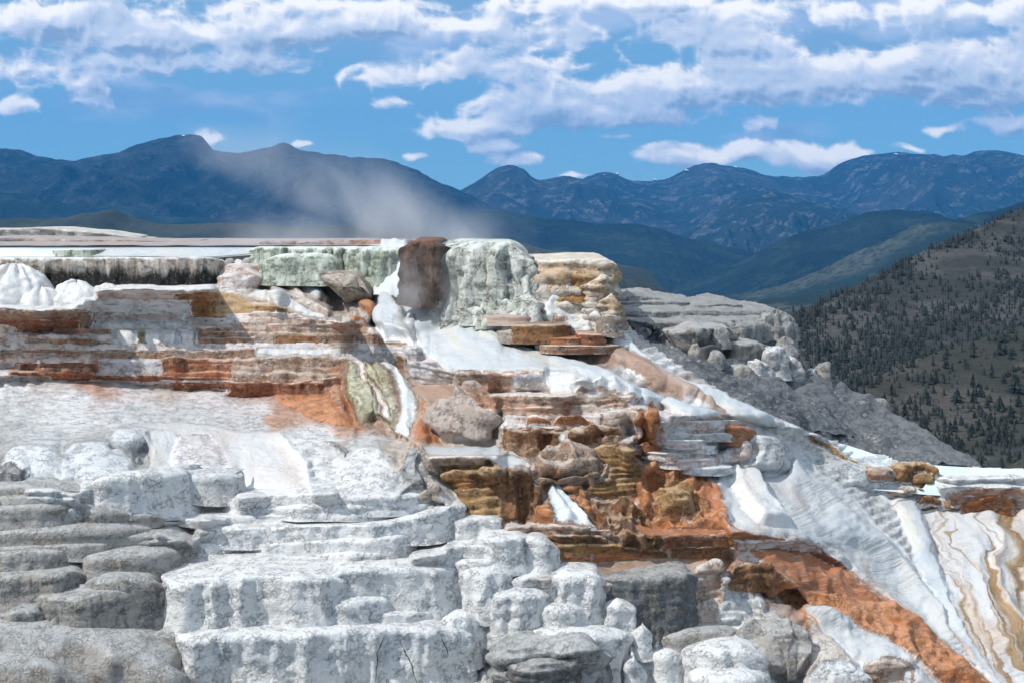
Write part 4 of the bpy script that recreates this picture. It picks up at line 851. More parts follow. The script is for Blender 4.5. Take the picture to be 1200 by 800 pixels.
    c0 = np.array([406, 337]); o = to_obj('slab', Vb, gridfaces(len(rings), 69, True), M['slab'], b1, attrs={'fv': np.full(Vb.shape[:2], .3)})
    patch(b1, [pt('376,320 392,317 410,318 420,321'), pt('385,325 400,323 420,327 430,336'), pt('400,332 415,333 428,340 435,348')], 'slab', name='slab_top', k=1., lump=.06, Yf=lambda x, y: Yb-.75+.0*x+(350-y)*.03, skirt=.2)
    dome(b1, 425, 355, 378, 30, 'orange', name='rusty_foot', flute=.1, lump=.2, dy=-1.3, p=2.4)
    t13 = E('tilted_slabs', 'white and tan slabs tilting down to the right beside the tan boulder', 'slabs', 350, 360)
    for (rws, mm) in [(['313,319 325,317 330,318','330,335 345,333 352,334','345,352 358,352 366,352','362,362 372,362 380,360'],'tan'),
                      (['326,318 338,317 352,318','345,330 360,328 372,330','362,345 375,344 386,346','382,357 389,356 393,350'],'snowy'),
                      (['350,318 362,322 366,326','372,330 377,332 384,338','388,347 392,348 396,350','393,356 396,358 400,360'],'pink'),
                      (['285,346 305,342 330,340','310,352 330,350 350,350','335,362 350,361 368,362','360,372 372,373 386,374'],'drape'),
                      (['338,352 350,350 360,350','352,360 362,358 375,358','370,368 380,368 392,370'],'tan'),
                      (['386,352 396,350 404,352','398,360 410,360 418,364','415,372 425,375 432,378'],'slab')]:
        patch(t13, [pt(r_) for r_ in rws], mm, name='slab', k=.972, lump=.10, bulge=.28, skirt=1.2)
    patch(None, [pt('438,342 452,340 466,344'), pt('438,354 454,352 470,356'), pt('440,366 458,362 474,368'), pt('442,385 462,382 480,388'), pt('450,400 470,400 486,404')], 'snowy', name='flowstone_mound', label='white rounded flowstone with water sliding over it right of the tan boulder', cat='mound', lump=.08, bulge=.9, rib=.2, ribn=.5, sl=.9)

    # ---- great white cascade sweeping down to the right
    t14 = E('cascade', 'wide white cascade sweeping from the waterfall down to the right', 'cascade', 640, 440)
    patch(t14, [pt('440,338 465,342 490,348 512,352 540,366'), pt('466,362 490,360 520,366 545,372 575,382'), pt('480,388 505,384 540,386 570,388 610,396'), pt('492,405 520,402 560,402 600,408 632,414'), pt('508,420 540,418 590,420 640,420 690,428'), pt('530,438 560,436 620,434 680,436 735,446'), pt('560,444 600,446 660,448 720,456 780,468'), pt('640,452 690,458 740,466 790,476 842,486'),pt('700,464 740,470 770,478 800,485 850,492')], 'snowy', name='cascade_sheet', k=.985, lump=.10, rib=.16, ribn=1.3, bulge=.25, skirt=1.)
    patch(t14, [pt('712,386 724,388 736,392'), pt('722,402 738,404 752,412'), pt('738,420 760,424 776,430'), pt('765,436 790,442 806,446'), pt('800,452 825,458 850,464'), pt('830,468 855,474 885,480'), pt('850,484 880,488 915,494'), pt('870,496 900,498 930,502')], 'snowy', name='side_cascade', k=.982, lump=.1, rib=.12, ribn=.6, bulge=.2)
    t15 = E('stepped_terrace', 'rust brown blocky ledges standing in the white cascade below the cliff', 'terrace', 650, 405)
    L(t15, '596,383 615,381 640,380.5 668,381 678,383', 400, 'dbrown', dy=-1.2, r=.1, lump=.12, lay=.08, layn=5, flute=.1, lobes=.3, solid='both')
    L(t15, '640,396 660,396 684,397', 405, 'orange', dy=-1.2, **thin, solid='both')
    L(t15, '676,392 690,391.5 704,392.5 708,395', 406, 'red', dy=-1.3, r=.12, lump=.15, lay=.08, solid='both')
    L(t15, '628,405.5 660,405 700,405.5 732,406 736,409', 414, 'brown', dy=-1., **thin, solid='both')
    L(t15, '560,372 585,369.5 610,370 632,373', 381, 'brownf', dy=-1., r=.3, lump=.15, lay=.04, solid='both')
    L(t15, '585,390 610,387 630,388 650,392', 402, 'slab', dy=-.8, r=.3, lump=.15, lay=.04, solid='both')
    patch(t15, [pt('600,394 625,398 660,404 690,408'), pt('630,408 660,410 700,412 738,414'), pt('655,414 700,416 740,420 768,430'), pt('690,420 735,428 770,440 800,452'), pt('735,436 768,448 800,460 832,470'), pt('768,454 800,466 825,476 850,484')], 'brownf', name='brown_ridge', k=.970, lump=.16, rib=.2, ribn=1.2, bulge=.45, skirt=1.)

    t16 = E('stepped_terrace', 'tan and rust layered shelves in the centre between the two white cascades', 'terrace', 660, 480)
    L(t16, '530,438 560,437 600,437.5 640,438 646,441', 460, 'tan', **thin)
    L(t16, '600,441 620,439.5 640,440 646,443', 460, 'block', dy=-.6, r=.15, lump=.15, lay=.04, lobes=.2)
    patch(t16, [pt('641,437 660,436.5 676,437'), pt('641,444 662,442 682,444'), pt('646,463 664,463 680,464')], 'drape', name='white_drape', k=.973, lump=.06, rib=.25, ribn=.4)
    dome(t16, 704, 447, 466, 66, 'drape', flute=.2, lump=.1, p=2.6, dy=-1.2)
    L(t16, '548,464 600,463.5 660,463.5 720,463.5 741,464 744,467', 481, 'tan', **thin)
    L(t16, '700,468 725,466 741,468', 481, 'brown', dy=-.4, **thin)
    L(t16, '580,478 630,477 690,477 750,477.5 758,480', 490, 'tan', **thin)
    L(t16, '590,488 640,486.5 690,487 708,488', 502, 'pink', **thin)
    for (x, a, b, ww) in [(632,490,500,32),(672,491,501,46)]: dome(t16, x, a, b, ww, 'orange', name='rusty_bulge', p=4, lump=.2, dy=-.4, flute=0)
    L(t16, '702,483 725,481 745,482 752,485', 501, 'tan', dy=-.4, r=.3, lump=.15, lay=.05)
    L(t16, '585,500.5 640,500 690,499.5 745,500', 508, 'tan', **thin)
    t17 = E('stepped_terrace', 'dark brown dripping ledge with white icicle-like streaks in the centre', 'terrace', 660, 545)
    L(t17, '586,505 620,503.5 660,503 700,502.5 728,502 732,505', [538,548,560,552,545,540], 'dbrown', r=.06, flute=.35, fl=.35, lump=.25, lumps=1.3, lay=.0, lobes=.4, flare=-.12, close=3.)
    for (x, a, b, ww) in [(661,507,548,9),(672,540,560,12),(734,500,519,14),(742,500,520,12)]: patch(t17, [pt('%g,%g %g,%g' % (x-ww/2, a, x+ww/2, a)), pt('%g,%g %g,%g' % (x-ww/2.4, (a+b)/2, x+ww/2, (a+b)/2)), pt('%g,%g %g,%g' % (x-ww/4, b, x+ww/2, b))], 'drape', name='white_drip', k=.955, lump=.05, bulge=.08, sl=None)
    L(t17, '700,512 715,510 730,512', 520, 'brown', dy=-1.2, **thin)
    t18 = E('rock_column', 'brown pot-shaped column with a flared rim in the centre', 'rock', 718, 590)
    L(t18, '688,521 700,519 720,518.5 742,517.5 751,519', 529, 'brown', name='rim', r=.25, flute=.3, fl=.2, lump=.05, close=2.)
    L(t18, '690,526 705,525 725,524.5 744,524 750,526', [584,588,592,588,580], 'gold', name='body', dy=-1.8, r=.05, flute=.10, fl=.4, lump=.08, lay=.05, layn=8, flare=.05, close=-1.5)
    patch(t18, [pt('684,578 715,586 750,580'), pt('688,590 715,600 750,592'), pt('700,600 718,606 740,600')], 'tan', name='foot', lump=.15, billow=.2, sl=1.2)
    t19 = E('rock_outcrop', 'rust orange knobbly outcrop right of the pot-shaped column', 'rock', 790, 610)
    L(t19, '743,484 752,482 764,484 774,490', [530,536,536,530], 'orange', dy=-.8, r=.3, flute=.3, fl=.4, lump=.3, lay=.03, wr=.4)
    L(t19, '750,520 765,518 778,524', [533,535,535], 'red', dy=-1.6, r=.3, flute=.2, lump=.3)
    L(t19, '764,549 785,547 806,547 815,552', [574,576,578,574], 'orange', dy=-.8, r=.15, lump=.15, lay=.06, wr=.4)
    patch(t19, [pt('752,545 775,540 800,545 815,555'), pt('750,570 780,568 815,572 835,580'), pt('752,600 790,600 830,602 850,610'), pt('760,628 800,630 840,632 868,634')], 'orange', name='knobbly_face', lump=.12, billow=.34, bs=1.3, sl=1.8, soft=3.)
    patch(t19, [pt('772,572 792,570 812,576'), pt('768,590 792,590 818,594'), pt('776,606 795,608 812,612')], 'gold', name='golden_bulge', lump=.12, billow=.30, bs=1.4, bulge=.6, sl=1.8, soft=3.)
    patch(t19, [pt('815,556 830,560 840,570'), pt('822,580 840,585 856,595'), pt('845,605 860,612 880,625')], 'redf', name='rusty_fringe', lump=.12, billow=.2, bs=1.3, sl=1.2, soft=4.)
    t20 = E('rock_outcrop', 'dark brown knobbly rocks under the pot-shaped column', 'rock', 720, 640)
    patch(t20, [pt('676,560 692,585 715,590 742,588'), pt('680,595 705,600 735,602 760,604'), pt('690,620 720,625 750,625 772,625'), pt('705,645 730,648 760,648 785,642')], 'dbrown', name='dark_face', lump=.15, billow=.34, bs=1.6, sl=1.5, soft=3.)
    patch(t20, [pt('655,555 672,556 684,562'), pt('650,580 672,580 690,590'), pt('664,600 680,602 695,606')], 'orange', name='orange_face', lump=.15, billow=.3, bs=1.6, sl=1.5, soft=3.)
    # ---- pool and terraces left of the small cascade
    t21 = E('stepped_terrace', 'brown dripping terraces with a white pool left of the small cascade', 'terrace', 580, 610)
    patch(t21, [pt('484,523 530,522 584,521'), pt('490,528 540,528 588,527'), pt('500,534 545,535 590,534')], 'snowy', name='pool', k=.988, lump=0, sl=.05)
    L(t21, '500,536 540,534.5 572,535 578,537', 546, 'tan', **thin)
    L(t21, '510,546 545,545 570,545', 556, 'gold', **thin)
    patch(t21, [pt('568,534 590,533.5 612,534'), pt('576,540 595,541 620,542'), pt('590,550 610,550 636,551')], 'snowy', name='white_sheet', k=.97, lump=.03)
    L(t21, '512,552 540,550.5 575,550.5 600,551 632,551.5 637,555', [606,610,612,612,612,610], 'gold', r=.06, flute=.18, fl=.4, lump=.12, lay=.05, layn=5, lobes=.3, wrr=.3)
    L(t21, '588,553 610,552 634,553', 612, 'dbrown', dy=-.5, r=.06, flute=.35, fl=.25, lump=.12, lay=0, lobes=.3, wrr=.3)
    dome(t21, 640, 590, 616, 26, 'orange', name='rusty_bulge', dy=-1.2, lump=.2)
    patch(None, [pt('620,538 634,539 648,546'), pt('628,552 642,554 654,560'), pt('640,575 655,575 668,582'), pt('648,595 664,596 684,602'), pt('650,614 674,615 702,618')], 'fall', name='cascade', k=.955, lump=.06, rib=.3, ribn=.35, bulge=.25, label='small white cascade tumbling down between the brown terraces', cat='cascade')
    t22 = E('flowstone_rib', 'curved brown edged rib of pale rock with black patches at centre left', 'rock', 490, 560)
    patch(t22, [pt('432,497 440,495 452,499'), pt('452,508 462,508 476,514'), pt('476,520 486,522 498,530'), pt('494,538 502,542 506,552')], 'brown', name='brown_edge', k=.975, lump=.12, bulge=.3, rib=.1)
    dome(t22, 504, 538, 590, 32, 'slab', name='tan_knob', dy=-.6, lump=.2, p=2.6)
    dome(t22, 487, 530, 580, 36, 'bould', name='grey_knob', dy=-.3, lump=.25, p=2.3)
    patch(t22, [pt('366,516 378,515 392,516'), pt('384,522 398,524 410,530'), pt('400,535 418,540 430,552'), pt('420,556 432,560 443,572')], 'dgrey', name='dark_cleft', k=.992, lump=.06, rib=.12, ribn=.3, skirt=.5)
    patch(t22, [pt('396,548 410,546 420,552'), pt('406,556 420,556 428,562'), pt('412,568 420,568 430,572')], 'bould', name='grey_rib', k=.992, lump=.06, skirt=.4)
    patch(t22, [pt('374,557 382,556 385,560'), pt('378,562 383,562 387,566')], 'dgrey', name='dark_hole', k=.992, lump=.04, skirt=.3)
    patch(t22, [pt('505,556 516,560 524,566'), pt('514,572 526,578 536,584'), pt('524,592 536,596 548,602')], 'creamf', name='white_strip', k=.985, lump=.05)
    # ---- pale crusty slope, left middle
    t23 = E('flowstone_apron', 'pale pinkish flowstone apron streaked white at left middle', 'flowstone', 250, 560)
    patch(t23, [pt('168,497 200,495 240,498 280,505 330,508'), pt('172,512 205,510 250,514 292,520 345,525'), pt('175,535 212,534 262,540 305,545 360,548'), pt('176,556 215,560 270,568 320,576 370,580')], 'creamf', name='flowstone_sheet', k=.985, lump=.06, rib=.12, ribn=1.0, bulge=.0, soft=24.)
    for (x, a, b, ww, mm) in [(112,516,570,96,'pale'),(36,520,566,78,'pale'),(222,508,556,84,'pink'),(432,522,582,70,'white'),(160,500,528,70,'pale')]: RZ('mound', x, a, b, ww, mm, parent=t23, bulge=.35, billow=.03, sl=.55, soft=12.)
    patch(t23, [pt('174,505 190,503 210,505'), pt('176,530 190,532 204,536'), pt('174,556 190,560 206,566')], 'drape', name='white_streak', k=.978, lump=.05, sl=None)
    for (x, a, b, ww, lab, mm) in [(128,521,568,84,'rounded grey weathered mound left of the pale apron','grey'),(62,528,568,90,'crusty pale grey mound near the left edge','pale'),(10,524,560,80,'pitted pale mound at the left edge above the dark hollow','pale')]: RZ('rock', cx_, a, b, ww, 'brown' if cx_ != 657 else 'tan', lab, 'rock')
    dome(None, 8, 545, 572, 40, 'dgrey', name='rock', lump=.3, flute=.2, dy=-1.6, label='dark craggy rock at the left edge above the grey ledges', cat='rock')

    # ---- white terraces of the lower centre
    t24 = E('stepped_terrace', 'white ledge with rounded ends beside the grey stack at left middle', 'terrace', 170, 602)
    L(t24, '94,571 115,562 150,557 190,553 215,553 228,557', [594,600,602,602,601,599], 'white', **dict(fat, r=.22, back=.3, side=.5), solid='both')
    L(t24, '212,557 240,555 262,555 276,559', [583,586,587,584], 'pale', **dict(fat, r=.25, back=.3, side=.5), solid='both')
    L(t24, '250,590 300,581 380,577 430,578 490,581 505,585', 600, 'white', r=.3, lump=.04, lay=.05, lobes=.3, solid='both')
    L(t24, '270,598 330,592 420,588 470,590 510,592', 606, 'white', r=.3, lump=.04, lay=.05, lobes=.3, solid='both')
    L(t24, '190,612 250,607 330,604 420,602 480,599', 618, 'white', r=.3, lump=.04, lay=.05, lobes=.3, solid='both')
    t25 = E('stepped_terrace', 'broad white stepped terraces of the lower centre', 'terrace', 430, 740)
    wk = dict(lump=.055, lumps=1.3, lay=.018, layn=3.1, lobes=.26, flute=.20, fl=.34)
    L(t25, '230,622 300,618 370,615 440,611 480,604 512,597 527,594 533,597', [640,640,637,634,633,631,627,622], 'white', r=.10, wrr=.8, **wk, solid='both')
    L(t25, '528,613 550,609 575,609 589,612', [632,632,631,630], 'white', r=.12, wrr=.4, **wk, solid='both')
    L(t25, '210,640 300,638 380,634 447,630 470,629 481,632', [655,655,654,652,650,648], 'white', r=.15, **wk, solid='both')
    L(t25, '370,655 410,650 450,648 480,645', [668,668,664,660], 'white', r=.3, **wk, solid='both')
    L(t25, '478,657 500,651 520,648 545,645 558,648', [668,668,666,662,660], 'white', r=.15, **wk, solid='both')
    L(t25, '520,641 560,637 600,637 640,642', 650, 'pale', r=.3, **wk, solid='both')
    L(t25, '560,632 585,630 612,630 620,634', [668,668,668,665], 'white', r=.10, wrr=.6, dy=-.2, **wk, solid='both')
    L(t25, '612,633 625,631 637,633 646,645', [664,667,667,662], 'white', r=.15, wrr=.4, **wk, solid='both')
    L(t25, '520,662 545,658 575,656 610,660', 680, 'white', r=.2, **wk, solid='both')
    L(t25, '378,675 400,671 450,667 500,666 528,668 535,673', [712,716,717,717,714,708], 'white', r=.12, wrr=.8, wrl=.2, **dict(wk, flute=.2, fl=.6), solid='both')
    L(t25, '182,684 240,679 300,677 350,677 378,679 386,683', [742,744,744,744,744,742], 'white', r=.10, wrr=.8, **dict(wk, flute=.2, fl=.6), solid='both')
    L(t25, '380,712 400,706 430,704 460,704', [735,737,737,735], 'whitef', r=.2, dy=-.3, **wk, solid='both')
    L(t25, '424,722 450,719 480,718 512,719 520,722', [738,739,739,738,737], 'white', r=.15, **wk, solid='both')
    L(t25, '530,672 560,668 590,668 596,672', [720,722,722,720], 'white', r=.2, wrr=.5, **wk, solid='both')
    L(t25, '514,729 535,724 555,724 566,729', [775,778,778,772], 'whitef', r=.2, wrr=.8, **wk, solid='both')
    L(t25, '560,700 590,695 620,693 640,694 647,700', [752,754,754,752,746], 'whitef', r=.18, wrr=.8, **wk, solid='both')
    L(t25, '596,680 615,676 632,675 640,678', [700,701,701,699], 'white', r=.2, **wk, solid='both')
    L(t25, '638,677 660,673 690,673 704,675 712,682', [735,740,740,740,738], 'white', r=.16, wrr=.6, **wk, solid='both')
    L(t25, '645,712 660,710 680,711 686,716', [740,742,742,740], 'whitef', r=.3, wrr=.5, dy=-.5, **wk, solid='both')
    L(t25, '710,706 725,704 740,705 752,714', [758,760,760,756], 'white', r=.22, wrr=.6, **wk, solid='both')
    L(t25, '748,736 756,732 765,742', [768,770,768], 'white', r=.3, wrr=.3, dy=-.3, **wk, solid='both')
    L(t25, '620,745 660,738 700,739 735,742 748,748', [800,806,806,806,800], 'white', r=.12, wrr=.7, **wk, solid='both')
    L(t25, '570,752 600,745 640,742 670,743', [770,770,768,766], 'white', r=.3, **wk, solid='both')
    L(t25, '730,776 745,770 755,776 762,790', [815,818,818,815], 'whitef', r=.3, wrr=.5, dy=-.5, **wk, solid='both')
    L(t25, '754,768 780,764 800,766 812,772', [806,810,810,806], 'white', r=.2, wrr=.6, dy=.2, **wk, solid='both')
    L(t25, '800,762 840,757 870,757 890,765 900,780', [812,815,815,815,810], 'white', r=.2, wrr=.8, **wk, solid='both')
    L(t25, '758,752 800,740 850,740 885,747', [766,766,766,768], 'grey', r=.4, **wk, solid='both')
    L(t25, '812,796 850,791 880,791 905,797', 830, 'white', r=.3, dy=-.7, **wk, solid='both')
    t26 = E('flowstone_block', 'big fluted white block with dark cracks at bottom centre', 'rock', 420, 800)
    L(t26, '190,752 240,744 300,743 380,742 450,741 520,741 545,744 551,750', [820]*8, 'whitef', r=.10, flute=.16, fl=.55, lump=.10, lay=.0, wrr=1.0, lobes=.35, flare=.08, solid='both')
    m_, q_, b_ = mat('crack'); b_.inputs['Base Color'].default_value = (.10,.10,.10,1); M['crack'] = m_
    for pp in ('450,746 446,757 442,765 443,775 441,782 442,792', '470,752 475,764 482,778 488,800', '517,746 522,756 526,768'):
        c = spline(pt(pp), 24); c[:, 0] += 1.2*fbm(c[:, 1]/5, 0, 0, 3, 5); ww = .45*np.sin(np.linspace(.2, 3., 24))+.2
        Yk = D(c[:, 0], 820.)-.42; A = np.stack([P(c[:, 0]-ww, c[:, 1], Yk), P(c[:, 0], c[:, 1], Yk+.06), P(c[:, 0]+ww, c[:, 1], Yk)], 1); to_obj('crack', A, gridfaces(24, 3), M['crack'], t26)
    b2 = E('boulder', 'dark grey banded boulder with two black slits at bottom centre', 'boulder', 640, 800)
    L(b2, '578,770 600,762 640,758 672,752 690,752 698,758 704,772', [830]*7, 'bould', r=.16, lump=.12, lay=.10, layn=2.6, lobes=.2, wrr=.6, wrl=.8, dy=-.5, flute=.05, solid='both')
    L(b2, '590,786 630,778 670,776 690,778', [836]*4, 'dgrey', r=.2, lump=.12, lay=.06, dy=-1., wr=.8, solid='both')

    # ---- grey weathered stack, lower left
    t27 = E('stepped_terrace', 'weathered grey stack of rounded ledges in the lower left', 'terrace', 110, 700)
    G = lambda rim, foot, m='grey', **k: L(t27, rim, foot, m, **dict(fat, **k), solid='both')
    G('-120,572 0,570 30,571 70,574 100,580', 588)
    G('-120,583 0,581 60,580 95,583 110,592', [600,600,600,600,598])
    G('-120,596 0,594 50,592 80,592 97,596 103,606', [622,621,620,620,620,617], r=.4)
    G('92,600 120,597 140,598 152,603 158,612', [617,618,619,619,617], r=.45)
    G('148,605 165,602 180,603 190,610', [616,616,616,614], r=.5)
    G('-120,624 0,623 60,621 110,618 150,619 172,624', 642)
    G('128,630 160,627 195,627 207,631', 640)
    G('155,634 185,631 215,632 226,640', [650,650,650,648])
    G('-120,640 0,641 60,639 110,637 150,636 160,640', 655)
    G('150,646 190,641 218,643 232,655', [660,662,662,657])
    G('-120,650 0,648 40,646 75,650 85,662', [676,676,675,674,670], 'grey', r=.35, lump=.12)
    G('80,656 120,652 170,650 200,651 207,660', [676,678,679,678,673], r=.4)
    G('-120,678 0,674 50,672 80,672 92,680 96,692', [712,710,706,704,703,700], 'greyf', r=.3, flute=.2)
    G('85,686 120,680 165,679 182,683 192,696', [738,740,741,740,734], 'greyf', r=.3, flute=.10)
    G('-120,690 -20,687 10,687 26,692 33,705', [724,722,720,717,714], r=.4)
    G('-120,705 -20,702 5,702 14,708', [730,728,726,724], r=.4)
    G('32,706 60,703 100,697 130,694 150,697 160,706', [752,752,754,760,766,764], 'greyf', r=.2, flute=.16, fl=.7, wrr=1.0)
    G('0,722 15,717 40,716 50,720 54,728', [746,748,748,748,745], 'greyf', r=.3, flute=.12)
    G('48,730 60,726 75,735 86,750', [752,754,758,760], r=.5, dy=-.2)
    G('158,752 175,746 205,742 220,747 226,756', [776,778,778,778,774], r=.45)
    G('218,757 235,751 250,754 262,768', [774,776,776,774], r=.5)
    G('185,782 220,776 260,774 300,779 322,800', [812]*5, r=.4)
    t28 = E('rock_mound', 'broad pitted grey mound in the bottom left corner', 'mound', 80, 800)
    L(t28, '-150,750 -20,746 40,747 90,752 140,760 180,771 205,786 222,806', [850,850,850,850,850,848,846,842], 'grey', r=.55, lump=.12, lay=0, flare=.35, lobes=.2, dy=-.4, solid='both')
    L(t28, '-150,778 -20,776 20,778 70,784 95,800', [860]*5, 'grey', r=.5, lump=.12, lay=0, flare=.3, dy=-1., solid='both')

    # ---- rust terraces right of centre, bottom
    t29 = E('stepped_terrace', 'rust brown layered shelves above the white terraces at lower centre', 'terrace', 670, 660)
    L(t29, '586,617 620,615 660,616 700,620 722,622 728,628', [640,645,650,652,652,648], 'brown', **thin)
    L(t29, '600,628 640,626 690,626 712,630', [650,655,658,655], 'dbrown', dy=-.4, **thin)
    L(t29, '640,640 665,637 700,637 730,638 736,643', [666]*5, 'gold', **thin)
    L(t29, '646,652 680,650 722,652', [668]*3, 'orange', dy=-.5, **thin)
    L(t29, '728,640 760,645 785,643', 658, 'dbrown', **thin)
    L(t29, '776,629 800,627 840,628 862,631 866,635', [646,648,652,652,650], 'red', **thin)
    L(t29, '785,641 820,640 850,640 862,643', [654,656,656,654], 'dbrown', dy=-.6, **thin)
    L(t29, '846,645 870,643 905,644', [655,656,656], 'brown', **thin)
    L(t29, '650,667 700,662 760,657 820,656 850,658', 672, 'orange', r=.4, lump=.06, lay=.05)
    L(t29, '690,648 740,650 800,656 840,660', 664, 'orange', r=.4, lump=.06, lay=.05, dy=.4)
    patch(t29, [pt('736,612 770,618 810,622 850,622'), pt('760,628 790,628 830,628 865,630')], 'redf', name='rusty_flow', k=.975, lump=.06)
    t30 = E('rock_block', 'dark grey fluted block under an orange shelf at lower centre', 'rock', 760, 740)
    L(t30, '703,683 730,680 770,675 800,672 812,673 816,676', [744,746,744,740,738,737], 'dgrey', r=.10, flute=.12, fl=.45, lump=.08, lay=.02, lobes=.12, wrr=.5, solid='both')
    patch(t30, [pt('672,664 720,658 780,655 830,656'), pt('690,672 740,667 790,664 832,664'), pt('700,682 740,679 780,674 815,671')], 'brownf', name='tan_shelf', k=.974, lump=.03)
    t31 = E('rock_pillar', 'tan and grey craggy pillars right of the dark fluted block', 'rock', 850, 745)
    L(t31, '814,667 825,661 840,659 848,665', [735,738,739,738], 'tan', r=.12, lump=.10, lay=.05, dy=-.5, wr=.4)
    L(t31, '842,690 850,680 865,676 882,680 886,690', [712,715,715,715,712], 'pale', r=.2, lump=.1, lay=.05, dy=-.3)
    L(t31, '840,708 860,702 885,703 896,712', [746,748,748,744], 'pale', r=.15, lump=.1, lay=.05, dy=-.9, wrr=.6)
    L(t31, '820,712 832,706 845,712', [738,740,740], 'tan', r=.4, lump=.25, dy=-.9)
    patch(t31, [pt('845,656 880,656 915,658'), pt('848,664 880,664 920,666')], 'brownf', name='wet_top', k=.97, lump=.01)
    t32 = E('rock_outcrop', 'black and brown overhanging knob above the lower right cascade', 'rock', 930, 710)
    L(t32, '856,664 880,658 915,657 934,660 946,670 953,684', [690,694,700,708,711,709], 'dbrown', r=.25, flute=.2, fl=.5, lump=.3, lay=.05, wrr=.9, dy=-1.0)
    dome(t32, 903, 725, 790, 100, 'grey', name='grey_knob', lump=.15, flute=.1, p=2.6, dy=.5)
    dome(t32, 945, 786, 800, 16, 'dgrey', name='pebble', lump=.2, dy=-.8)
    patch(t32, [pt('940,708 950,706 958,716'), pt('945,730 955,725 975,738'), pt('950,750 962,748 998,768'), pt('945,780 958,772 1008,782'), pt('935,805 955,800 990,806')], 'tan', name='tan_rib', k=.976, lump=.1, bulge=.1)
    t33 = E('stepped_terrace', 'rust orange terraces and slope running down to the lower right corner', 'terrace', 1000, 720)
    L(t33, '838,625 870,621 900,620 940,620 958,622 962,626', [640]*6, 'orange', **thin)
    L(t33, '860,635 900,632 950,631 985,631 992,636', [656,660,664,664,660], 'pink', **thin)
    L(t33, '960,634 975,632 988,633 994,642', [664,668,668,664], 'red', dy=-.6, r=.2, lump=.3, lay=.05, flute=.15)
    L(t33, '904,665 940,668 985,675 998,682', [690,692,694,692], 'orange', dy=-.3, **thin)
    for (x0, y0, w2) in [(955,672,60),(960,650,50),(935,680,60),(975,690,50)]: L(t33, '%g,%g %g,%g %g,%g' % (x0-w2/2, y0, x0, y0-1.5, x0+w2/2, y0+3), y0+9, 'orange' if x0 % 2 else 'red', dy=-.2, **thin)
    patch(t33, [pt('880,645 910,645 950,650'), pt('900,662 940,662 990,670'), pt('930,684 980,690 1030,700'), pt('950,700 1010,708 1062,722')], 'redf', name='rusty_sheet', k=.985, lump=.15, step=.05, rib=.05, billow=.12, bs=1.6)
    patch(t33, [pt('940,690 975,698 1010,705 1040,706'), pt('952,708 1000,715 1050,722 1080,722'), pt('980,722 1030,738 1080,748 1110,752'), pt('1010,745 1060,765 1110,775 1142,780'), pt('1040,770 1090,792 1140,802 1180,810'), pt('1070,805 1110,825 1160,840 1220,850')], 'orange', name='rusty_apron', k=.973, lump=.2, rib=.10, ribn=.9, bulge=.3, step=.04, billow=.12, bs=1.4)
    patch(t33, [pt('980,648 995,650 1006,654'), pt('1000,672 1020,676 1040,684'), pt('1035,695 1060,704 1084,714'), pt('1070,716 1095,732 1118,742'), pt('1105,745 1135,770 1160,782'), pt('1150,785 1180,808 1210,820')], 'redf', name='pink_streak', k=.969, lump=.08, rib=.05, ribn=.6, bulge=.1)
    t34 = E('cascade', 'lower right cascade of white domed flowstone in the rust terraces', 'cascade', 1010, 780)
    patch(t34, [pt('938,712 955,711 972,714'), pt('952,725 975,722 1000,730'), pt('972,745 1000,740 1030,748'), pt('1000,770 1030,762 1062,768'), pt('1020,790 1060,785 1095,795'), pt('1040,820 1080,815 1120,825')], 'bluef', name='cascade_sheet', k=.966, lump=.1, rib=.10, ribn=.7, bulge=.3, billow=.14, bs=1.1, step=.02, sl=.7)
    L(t34, '1010,778 1030,775 1055,776 1068,784', [812]*4, 'tan', dy=-1.6, r=.2, lump=.15, lay=.06)
    dome(t34, 980, 775, 830, 80, 'pale', name='speckled_knob', lump=.12, p=2.4, dy=-.3)

    # ---- pink and white steps, right middle
    t35 = E('stepped_terrace', 'pale pink layered steps right of the rust terraces', 'terrace', 830, 520)
    for i, (x0, x1, y0, y1, mm) in enumerate([(782,868,485.5,493,'white'),(770,885,492,501,'pink'),(765,890,500,509,'pink'),(762,880,508,516,'pale'),(765,850,515,524,'pink'),(772,842,523,532,'white'),(755,842,531,540,'pink'),(765,850,539,549,'pink'),(800,860,548,556,'white')]):
        L(t35, '%g,%g %g,%g %g,%g %g,%g' % (x0, y0+.8, x0*.6+x1*.4, y0, x0*.25+x1*.75, y0-.3, x1, y0+1), y1, mm, dy=-.3, **thin, solid='both')
    L(t35, '868,487 880,486 905,487 912,492', 500, 'white', dy=-.3, **thin, solid='both')
    L(t35, '850,500 866,499 884,502 892,510', 520, 'orange', dy=-.6, r=.3, lump=.2, lay=.05, solid='both')
    t36 = E('flowstone_slope', 'wide blue-white fluted flowstone slope at right', 'flowstone', 950, 600)
    patch(t36, [pt('840,545 870,530 900,520 925,515'), pt('842,570 880,560 920,550 955,545'), pt('850,600 900,590 950,580 1000,580'), pt('870,620 920,622 980,620 1030,615'), pt('960,640 1000,650 1040,655 1070,655'), pt('995,668 1040,685 1075,695 1100,700'), pt('1045,705 1080,722 1110,735 1125,735'), pt('1100,745 1125,765 1145,780 1160,790'), pt('1150,790 1170,805 1190,820 1210,830')], 'bluef', name='flowstone_sheet', k=.988, lump=.14, rib=.5, ribn=1.3, step=.025)
    patch(t36, [pt('915,525 930,518 945,520'), pt('945,548 965,540 985,545'), pt('980,580 1005,570 1030,580'), pt('1000,610 1030,600 1060,615')], 'brownf', name='grey_rib', k=.981, lump=.08, rib=.4, ribn=.9, bulge=.4, seed=5) if False else None
